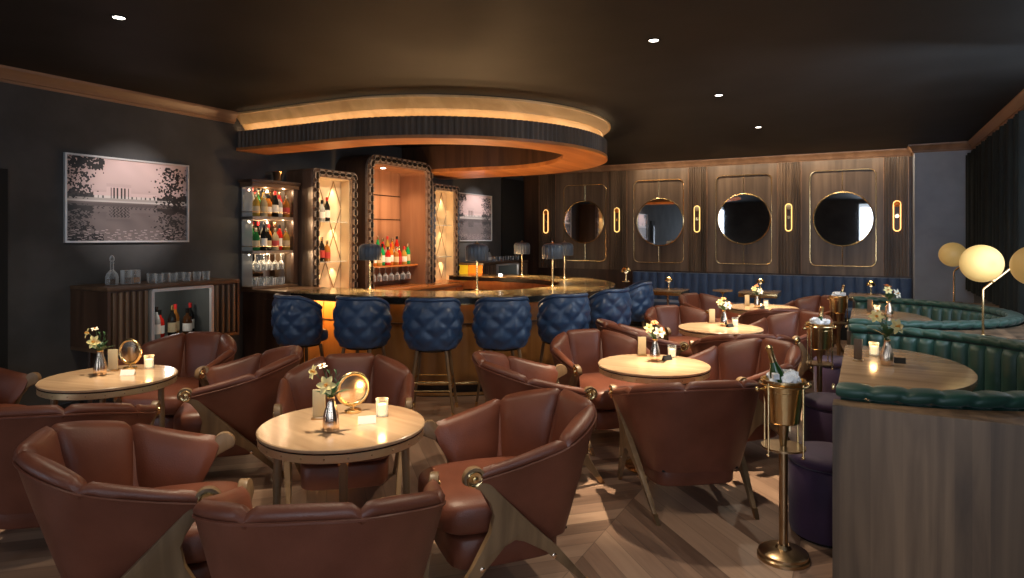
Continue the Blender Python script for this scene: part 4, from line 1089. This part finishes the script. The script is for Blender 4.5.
# ------------------------------------------------------------ sideboards
def sideboard(y0, y1, lab, orange=False):
    xf = -5.67; ZB, ZT = .60, 1.176
    t = thing('sideboard', lab, 'sideboard', (XL, (y0+y1)/2, 0)); W = y1-y0; D = xf-XL
    bm = B(); bx(bm, .004, D, -W/2, W/2, ZT-.035, ZT); mk('top_board', bm, 'walnuty', t, bev=.004)
    bm = B(); bx(bm, .004, D-.012, -W/2+.005, W/2-.005, ZB, ZB+.03); mk('bottom_board', bm, 'walnuty', t, bev=.003)
    for s in (-1, 1):
        bm = B(); bx(bm, .004, D-.005, s*(W/2-.005)-(.025 if s > 0 else 0), s*(W/2-.005)+(.025 if s < 0 else 0), ZB+.031, ZT-.036); mk('side_panel', bm, 'darkwood', t)
    n0, n1 = -W/2+W*.28, -W/2+W*.78
    for a, b in ((-W/2+.035, n0), (n1, W/2-.035)):
        bm = B(); bx(bm, D-.06, D-.03, a, b, ZB+.031, ZT-.036); dr = mk('slatted_door', bm, 'darkwood', t)
        m = max(3, int((b-a)/.055)); 
        for k in range(m):
            bm = B(); c = a+(b-a)*(k+.5)/m; bx(bm, D-.029, D-.005, c-.013, c+.013, ZB+.045, ZT-.05); mk('slat', bm, 'walnut', dr, bev=.004)
    # glass fronted niche
    z0, z1 = ZB+.07, ZT-.07
    bm = B(); fr = roundrect(n1-n0-.03, ZT-ZB-.08, .02, 4, (n0+n1)/2, (ZT+ZB)/2)
    sweep(bm, pathn(fr, True), [(0, D-.03), (0, D+.004), (-.028, D+.004), (-.028, D-.03)], True, lambda a, b, c: (c, a, b)); mk('niche_frame', bm, 'silverframe', t)
    bm = B(); bx(bm, .02, .03, n0, n1, ZB+.031, ZT-.036); bx(bm, .03, D-.04, n0, n0+.015, ZB+.031, ZT-.036); bx(bm, .03, D-.04, n1-.015, n1, ZB+.031, ZT-.036)
    bx(bm, .03, D-.04, n0+.016, n1-.016, ZB+.031, ZB+.05); bx(bm, .03, D-.04, n0+.016, n1-.016, ZT-.055, ZT-.037); mk('niche_lining', bm, 'niche', t)
    for s in (-1, 1):
        bm = B(); pts = []
        for k in range(13):
            u = k/12; pts.append((D-.10, s*(W/2-.10-.16*sin(pi*u)*.6-.0), ZB*(1-u)))
        tube(bm, pts, .02, 8); mk('curved_leg', bm, 'brassd', t)
        bm = B(); cyl(bm, (.1, s*(W/2-.12), 0), (.1, s*(W/2-.12), ZB), .018, seg=10); mk('rear_leg', bm, 'darkwood', t)
    if orange:  # light falling on the wooden end, laid on as coloured sheets
        bm = B(); bx(bm, .02, D*.48, -W/2-.004, -W/2+.003, ZB+.2, ZT-.04); mk('yellow_lit_sheet', bm, 'yellow', t)
        bm = B(); bx(bm, D*.5, D-.01, -W/2-.004, -W/2+.003, ZB+.2, ZT-.04); mk('orange_lit_sheet', bm, 'orangel', t)
    lamp('POINT', (xf-.12, (y0+y1)/2-W*.02, ZT-.09), 1.6, (1, .93, .82), .03, name='niche_light')
    return (y0+y1)/2+(n0+n1)/2, n1-n0, ZT, ZB+.05
SBD = sideboard(3.22, 4.56, 'dark walnut sideboard with slatted doors and lit bottle niche under the pond photograph')
SBF = sideboard(9.42, 11.1, 'far sideboard with a lit yellow and orange end beyond the bar', True)
lamp('SPOT', (-5.75, 8.95, 1.02), 16, (1, .66, .30), .04, (-5.9, 9.42, 1.05), 120, .8, name='end_panel_light')

# framed photographs
def art(name, y0, y1, z0, z1, lab, seed):
    t = thing(name, lab, 'picture', (XL+.004, (y0+y1)/2, z0), 0); W, Hh = y1-y0, z1-z0
    fr = [(-W/2, 0), (W/2, 0), (W/2, Hh), (-W/2, Hh)]
    bm = B(); sweep(bm, pathn(fr, True), [(0, 0), (0, .03), (-.016, .03), (-.016, 0)], True, lambda a, b, c: (c, a, b)); mk('picture_frame', bm, 'silverframe', t)
    nx, nz = 150, 100; rnd = random.Random(seed); bm = B(); lay = bm.loops.layers.float_color.new('col')
    blobs = []
    for k in range(900):
        side = rnd.random()
        if side < .45: bu, bv = rnd.gauss(.86, .07), rnd.uniform(.45, .95)
        elif side < .75: bu, bv = rnd.gauss(.08, .06), rnd.uniform(.5, 1.0)
        else: bu, bv = rnd.uniform(.02, .28), rnd.uniform(.86, 1)
        blobs.append((bu, bv, rnd.uniform(.003, .011)))
    ns = [(rnd.uniform(0, 9), rnd.uniform(3, 40), rnd.uniform(3, 40)) for _ in range(12)]
    def tree(u, v):
        for bu, bv, br in blobs:
            if abs(u-bu) < br and (u-bu)**2+((v-bv)*.7)**2 < br*br: return True
        return False
    def colr(u, v):
        hor = .47
        wob = sum(sin(a+b*u+c*v) for a, b, c in ns)/12
        def above(u, v):
            if tree(u, v): return .015
            if v > hor+.02:
                h = .70 if .30 < u < .50 else (.62 if .20 < u < .72 else 0)
                if hor+.05 < v < h:
                    if v > h-.035: return .62
                    if .33 < u < .48 and (u*34) % 1 < .45 and v < h-.05: return .05
                    if (u*26) % 1 < .3 and v < h-.07 and not .30 < u < .5: return .12
                    return .72
                if v < hor+.05: return .42
                if v < .58+.04*wob+.02*sin(u*40) and (u < .3 or u > .5): return .05
                return .30+.55*v+.05*wob
            return .6
        if v > hor: g = above(u, v); tint = (1.0, .74, .70) if v > .55 else (1, .90, .84)
        else:
            mv = 2*hor-v*1.0; g = above(u+.008*sin(v*160), min(.99, mv))*.30; g = g*.8+.02*(1+wob*2)
            if v < .14 and sin(u*70+sin(v*90)*2)*sin(v*210+u*13) > .55: g = .5
            tint = (1, .80, .77)
        return (g*tint[0]*.75, g*tint[1]*.75, g*tint[2]*.75, 1)
    grid = [[bm.verts.new((.012, -W/2+.014+(W-.028)*i/nx, .014+(Hh-.028)*j/nz)) for i in range(nx+1)] for j in range(nz+1)]
    for j in range(nz):
        for i in range(nx):
            f = bm.faces.new((grid[j][i], grid[j][i+1], grid[j+1][i+1], grid[j+1][i])); c = colr((i+.5)/nx, (j+.5)/nz)
            for l in f.loops: l[lay] = c
    m, nt, p = base(name+'_print', (.5, .5, .5), .35); at_ = N(nt, 'ShaderNodeVertexColor', layer_name='col'); nt.links.new(at_.outputs[0], p.inputs['Base Color'])
    mk('photo_print', bm, m, t)
    bm = B(); bx(bm, .0, .011, -W/2+.01, W/2-.01, .01, Hh-.01); mk('backing', bm, 'blackm', t)
y0, d0 = onX(65, XL+.03); y1, d1 = onX(189, XL+.03)
art('framed_photograph', y0, y1, zz(242, d1), zz(165.5, d1), 'framed black and white photograph of a pond and colonnaded building on the left wall', 3)
lamp('SPOT', (XL+2.1, 3.75, CEIL-.06), 190, (1, .90, .86), .02, (XL, 3.78, 1.95), 31, .85, name='picture_light')
y0, d0 = onX(456, XL+.03); y1, d1 = onX(492, XL+.03)
art('framed_photograph', y0, y1, zz(241, d1), zz(196, d1), 'second framed pond photograph on the left wall beyond the bar', 5)
lamp('SPOT', (XL+1.6, 10.3, CEIL-.06), 190, (1, .90, .86), .02, (XL, 10.05, 1.9), 40, .85, name='picture_light')

# ------------------------------------------------------------ bottles and glasses
BTL = {}
COLS = {'clear': (.55, .56, .54), 'amber': (.55, .22, .04), 'gold': (.62, .40, .08), 'red': (.75, .03, .02), 'green': (.03, .22, .06), 'dark': (.02, .02, .018), 'orange': (.85, .26, .03), 'pale': (.60, .52, .32), 'emerald': (.02, .45, .14), 'brown': (.10, .04, .015)}
def bottle_proto(shape, colr, lab):
    key = (shape, colr, lab)
    if key in BTL: return BTL[key]
    t = thing('bottle', 'bottle', 'bottle', (0, 0, 0))
    pr = {'wine': [(.034, 0), (.037, .005), (.037, .17), (.030, .205), (.0145, .235), (.0135, .29)],
          'spirit': [(.038, 0), (.042, .006), (.042, .14), (.036, .17), (.016, .20), (.014, .25)],
          'squat': [(.045, 0), (.05, .008), (.05, .10), (.035, .14), (.015, .165), (.0145, .21)],
          'tall': [(.028, 0), (.031, .005), (.031, .21), (.015, .26), (.0135, .32)]}[shape]
    gm = 'b_'+colr
    if gm not in M:
        M[gm] = base('bottle_glass_'+colr, COLS[colr], .08, **{'Transmission Weight': .35, 'IOR': 1.3})[0]
    bm = B(); lathe(bm, pr, 18); mk('bottle_glass', bm, gm, t)
    z1 = pr[-1][1]; bm = B(); lathe(bm, [(.0155, z1-.035), (.0165, z1-.03), (.0165, z1+.012), (.0005, z1+.014)], 14); mk('cap', bm, {'red': 'redcap', 'gold': 'brass'}.get(lab[1], 'black'), t)
    r = pr[2][0]; h = pr[2][1]; bm = B(); lathe(bm, [(r+.0008, h*.28), (r+.0008, h*.82)], 18); mk('paper_label', bm, lab[0], t)
    BTL[key] = t; return t
M['redcap'] = base('red_cap', (.55, .02, .02), .35)[0]; M['redlab'] = base('red_label', (.50, .05, .04), .5)[0]; M['blk'] = M['blackm']
def put_bottle(shape, colr, lab, x, y, z, label):
    return place(bottle_proto(shape, colr, lab), (x, y, z+.001), random.random()*.5, label)
CW = {'clear': 'clear', 'amber': 'amber', 'gold': 'golden', 'red': 'bright red', 'green': 'dark green', 'dark': 'black', 'orange': 'orange', 'pale': 'pale straw', 'emerald': 'emerald green', 'brown': 'brown'}
SW = {'wine': 'wine', 'spirit': 'spirit', 'squat': 'squat', 'tall': 'slim'}
def row(spec, ys, x, z, where, n0=0, alt=.03):
    for i, ((s, c, l), y) in enumerate(zip(spec, ys)):
        put_bottle(s, c, l, x+(alt if i % 2 else 0), y, z, '%s %s bottle, %s from left %s' % (CW[c], SW[s], ORD[i], where))
W_, C_, R_, G_ = ('white', 'black'), ('cream', 'gold'), ('white', 'red'), ('redlab', 'gold')
lin = lambda a, b, n: [a+(b-a)*(i+.5)/n for i in range(n)]
row([('spirit', 'gold', C_), ('spirit', 'pale', C_), ('spirit', 'amber', W_), ('wine', 'dark', R_), ('spirit', 'clear', R_), ('spirit', 'amber', G_), ], lin(5.07, 5.56, 6), XL+.163, BH+.825, 'on the upper open shelf')
row([('spirit', 'green', C_), ('wine', 'dark', W_), ('spirit', 'dark', C_), ('spirit', 'pale', G_), ('wine', 'red', W_), ('spirit', 'gold', C_)], lin(5.07, 5.56, 6), XL+.163, BH+.435, 'on the middle open shelf')
row([('tall', 'clear', R_), ('wine', 'green', C_), ('tall', 'gold', W_), ('spirit', 'orange', W_), ('wine', 'dark', C_), ('wine', 'red', C_)], lin(5.09, 5.57, 6), XL+.07, BH+.826, 'at the back of the upper open shelf', alt=0)
row([('wine', 'green', C_), ('tall', 'dark', R_), ('tall', 'clear', W_), ('wine', 'amber', R_), ('tall', 'brown', C_), ('wine', 'red', C_)], lin(5.09, 5.57, 6), XL+.07, BH+.436, 'at the back of the middle open shelf', alt=0)
nz = ZC+.302
row([('spirit', 'amber', R_), ('wine', 'red', G_), ('spirit', 'orange', W_), ('spirit', 'gold', C_), ('wine', 'emerald', W_), ('spirit', 'red', W_), ('wine', 'orange', R_), ('spirit', 'amber', C_), ('spirit', 'red', G_), ('spirit', 'gold', R_)], lin(7.25-.54, 7.25+.38, 10), -5.93, nz-.005, 'in the front row of the arched niche', alt=.02)
row([('tall', 'orange', C_), ('wine', 'amber', R_), ('tall', 'red', R_), ('spirit', 'orange', G_), ('tall', 'emerald', C_), ('wine', 'red', C_), ('tall', 'gold', R_), ('wine', 'orange', C_), ('tall', 'red', W_)], lin(7.25-.54, 7.25+.42, 9), -6.07, nz+.07, 'in the back row of the arched niche', alt=0)
put_bottle('wine', 'emerald', C_, -5.93, 7.70, nz-.005, 'emerald green wine bottle standing alone to the right in the arched niche')
v, Dv, a_, b_ = vl['left']; yc = (a_+b_)/2
row([('wine', 'dark', W_), ('spirit', 'clear', W_), ('wine', 'dark', R_)], [yc-.20, yc-.11, yc-.02], -5.922, ZC+.887, 'on the upper glass shelf of the left vitrine', alt=.0)
row([('spirit', 'clear', C_), ('wine', 'dark', G_), ('spirit', 'amber', G_)], [yc-.20, yc-.11, yc-.02], -5.922, ZC+.387, 'on the lower glass shelf of the left vitrine', alt=.0)
yc, wn_, zt, zb = SBD
row([('wine', 'emerald', W_), ('wine', 'clear', W_), ('spirit', 'red', W_), ('wine', 'dark', C_), ('wine', 'amber', ('cream', 'red')), ('spirit', 'brown', W_), ('wine', 'dark', R_)], lin(yc-.28, yc+.28, 7), -5.92, zb, 'in the lit niche of the walnut sideboard', alt=.07)
def make_tumbler():
    t = thing('tumbler', 'glass', 'glass', (0, 0, 0), 0)
    bm = B(); lathe(bm, [(.0005, 0), (.032, 0), (.034, .004), (.039, .085), (.0365, .085), (.031, .014), (.0005, .012)], 20); mk('glass_cup', bm, 'tumblerglass', t); return t
def make_goblet():
    t = thing('stem_glass', 'glass', 'glass', (0, 0, 0), 0)
    bm = B(); lathe(bm, [(.034, 0), (.034, .003), (.005, .008), (.004, .075), (.02, .095), (.038, .12), (.040, .155), (.034, .19), (.0325, .19), (.037, .155), (.034, .12), (.0005, .10)], 18); mk('glass_bowl', bm, 'tumblerglass', t); return t
M['tumblerglass'] = glass('bar_glass', (.9, .92, .93), .05, .55)
tum, gob = make_tumbler(), make_goblet()
# decanter set and tumblers on the near sideboard
def decanter(x, y, z, label, k=1.0):
    t = thing('decanter', label, 'decanter', (x, y, z))
    bm = B(); lathe(bm, [(.05*k, 0), (.055*k, .006), (.055*k, .07), (.045*k, .10), (.016, .135), (.015, .19), (.021, .20)], 8); mk('decanter_glass', bm, 'tumblerglass', t, smooth=10)
    bm = B(); lathe(bm, [(.0005, .0), (.046*k, .008), (.046*k, .055), (.0005, .055)], 8); mk('spirit_fill', bm, 'b_brown', t)
    bm = B(); lathe(bm, [(.012, .196), (.012, .21), (.022, .222), (.022, .245), (.012, .262), (.0005, .265)], 8); mk('stopper', bm, 'tumblerglass', t, smooth=10)
zt2 = zt+.001
decanter(-5.98, onX(112, -5.98)[0], zt2, 'cut glass decanter with stopper at the left of the walnut sideboard')
for i, px in enumerate((126, 135)):
    y, d = onX(px, -5.93); t = thing('square_decanter', ['left', 'right'][i]+' of two square glass jars beside the decanter on the walnut sideboard', 'jar', (-5.93, y, zt2))
    bm = B(); box(bm, (0, 0, .066), (.07, .07, .13)); mk('jar_glass', bm, 'tumblerglass', t, bev=.008)
    bm = B(); box(bm, (0, 0, .036), (.058, .058, .05)); mk('spirit_fill', bm, 'b_amber' if i else 'b_brown', t)
for i, (px, xx) in enumerate(((151, -5.98), (159, -5.86), (166, -5.98), (173, -5.86), (180, -5.98), (187, -5.86), (197, -5.88), (206, -5.88))):
    place(tum, (xx, onX(px, xx)[0], zt2), 0, 'clear tumbler on the walnut sideboard, %s of eight from the left' % ORD[i], 'tumblers on the walnut sideboard')
# shelf glasses
for i, y in enumerate(lin(5.08, 5.54, 7)):
    place(tum, (XL+.13+.04*(i % 2), y, BH+.031), 0, 'clear tumbler at the bottom of the open shelves, %s from left' % ORD[i], 'tumblers on the open shelves')
for i, y in enumerate(lin(5.10, 5.52, 5)):
    o = place(gob, (XL+.15, y, BH+.398), 0, 'stem glass hanging under the middle bottle shelf, %s from the left' % ORD[i], 'stem glasses hanging under the shelf'); o.rotation_euler = (pi, 0, 0)
for i, y in enumerate(lin(7.25-.54, 7.25+.50, 8)):
    o = place(gob, (-5.91, y, ZC+.269), 0, 'stem glass hanging under the niche shelf, %s from left' % ORD[i], 'stem glasses hanging in the niche'); o.rotation_euler = (pi, 0, 0)
# far sideboard glasses
yc2, wn2, ztf, zbf = SBF
put_bottle('squat', 'clear', W_, -5.9, onX(489, -5.9)[0], ztf, 'squat clear bottle standing on the far sideboard')
for i, px in enumerate((494, 498, 502, 507, 512, 517)):
    xx = -5.85-.07*(i % 2); place(tum, (xx, onX(px, xx)[0], ztf+.001), 0, 'glass tumbler on the far sideboard, %s from the left' % ORD[i], 'tumblers on the far sideboard')
# little brass vase on top of the open shelves
t = thing('brass_pot', 'small brass flared pot on top of the open bottle shelves', 'pot', (XL+.14, 5.44, BH+1.241))
bm = B(); lathe(bm, [(.0005, .001), (.038, 0), (.042, .01), (.06, .115), (.064, .12), (.058, .12), (.04, .02), (.0005, .02)], 24); mk('pot_body', bm, 'brassd', t)
bm = B(); tube(bm, [(.0615*cos(2*pi*k/28), .0615*sin(2*pi*k/28), .119) for k in range(28)], .004, 6, True); mk('pot_rim', bm, 'brass', t)

# ------------------------------------------------------------ ceiling downlights
def downlight(r, d, tgt, power, label, spot=47):
    x, y = P(r, d); t = thing('downlight', label, 'ceiling light', (x, y, CEIL), 0, 'recessed ceiling downlights')
    bm = B(); lathe(bm, [(.048, -.0005), (.048, -.006), (.036, -.006), (.034, -.0005)], 28); mk('trim_ring', bm, 'blackm', t)
    bm = B(); lathe(bm, [(.0005, -.003), (.034, -.003), (.034, -.0006), (.0005, -.0006)], 24); mk('lens', bm, 'downlens', t)
    tx, ty = tgt
    lamp('SPOT', (x, y, CEIL-.02), max(55, power*.25), (1, .82, .60), .05, (tx, ty, TH), 150, 1, name='downlight_spill')
    lamp('SPOT', (x, y, CEIL-.02), max(190, power*.9), (1, .84, .60), .02, (tx+.08, ty+.02, TH), 17, .9, name='downlight_core')
    lamp('SPOT', (x, y, CEIL-.02), power, (1, .80, .54), .03, (tx, ty, TH), spot, .75, name='downlight_light')
downlight(-.8, 3.08, TB['A'], 165, 'recessed downlight above the nearest round table')
downlight(-2.51, 4.15, TB['B'], 160, 'recessed downlight at the upper left of the ceiling')
downlight(1.01, 4.63, TB['C'], 480, 'recessed downlight in the middle of the ceiling, largest of the right three')
downlight(2.04, 6.41, TB['D'], 520, 'middle of the three recessed downlights right of the canopy')
downlight(3.13, 8.26, TB['E'], 480, 'farthest of the three recessed downlights right of the canopy')
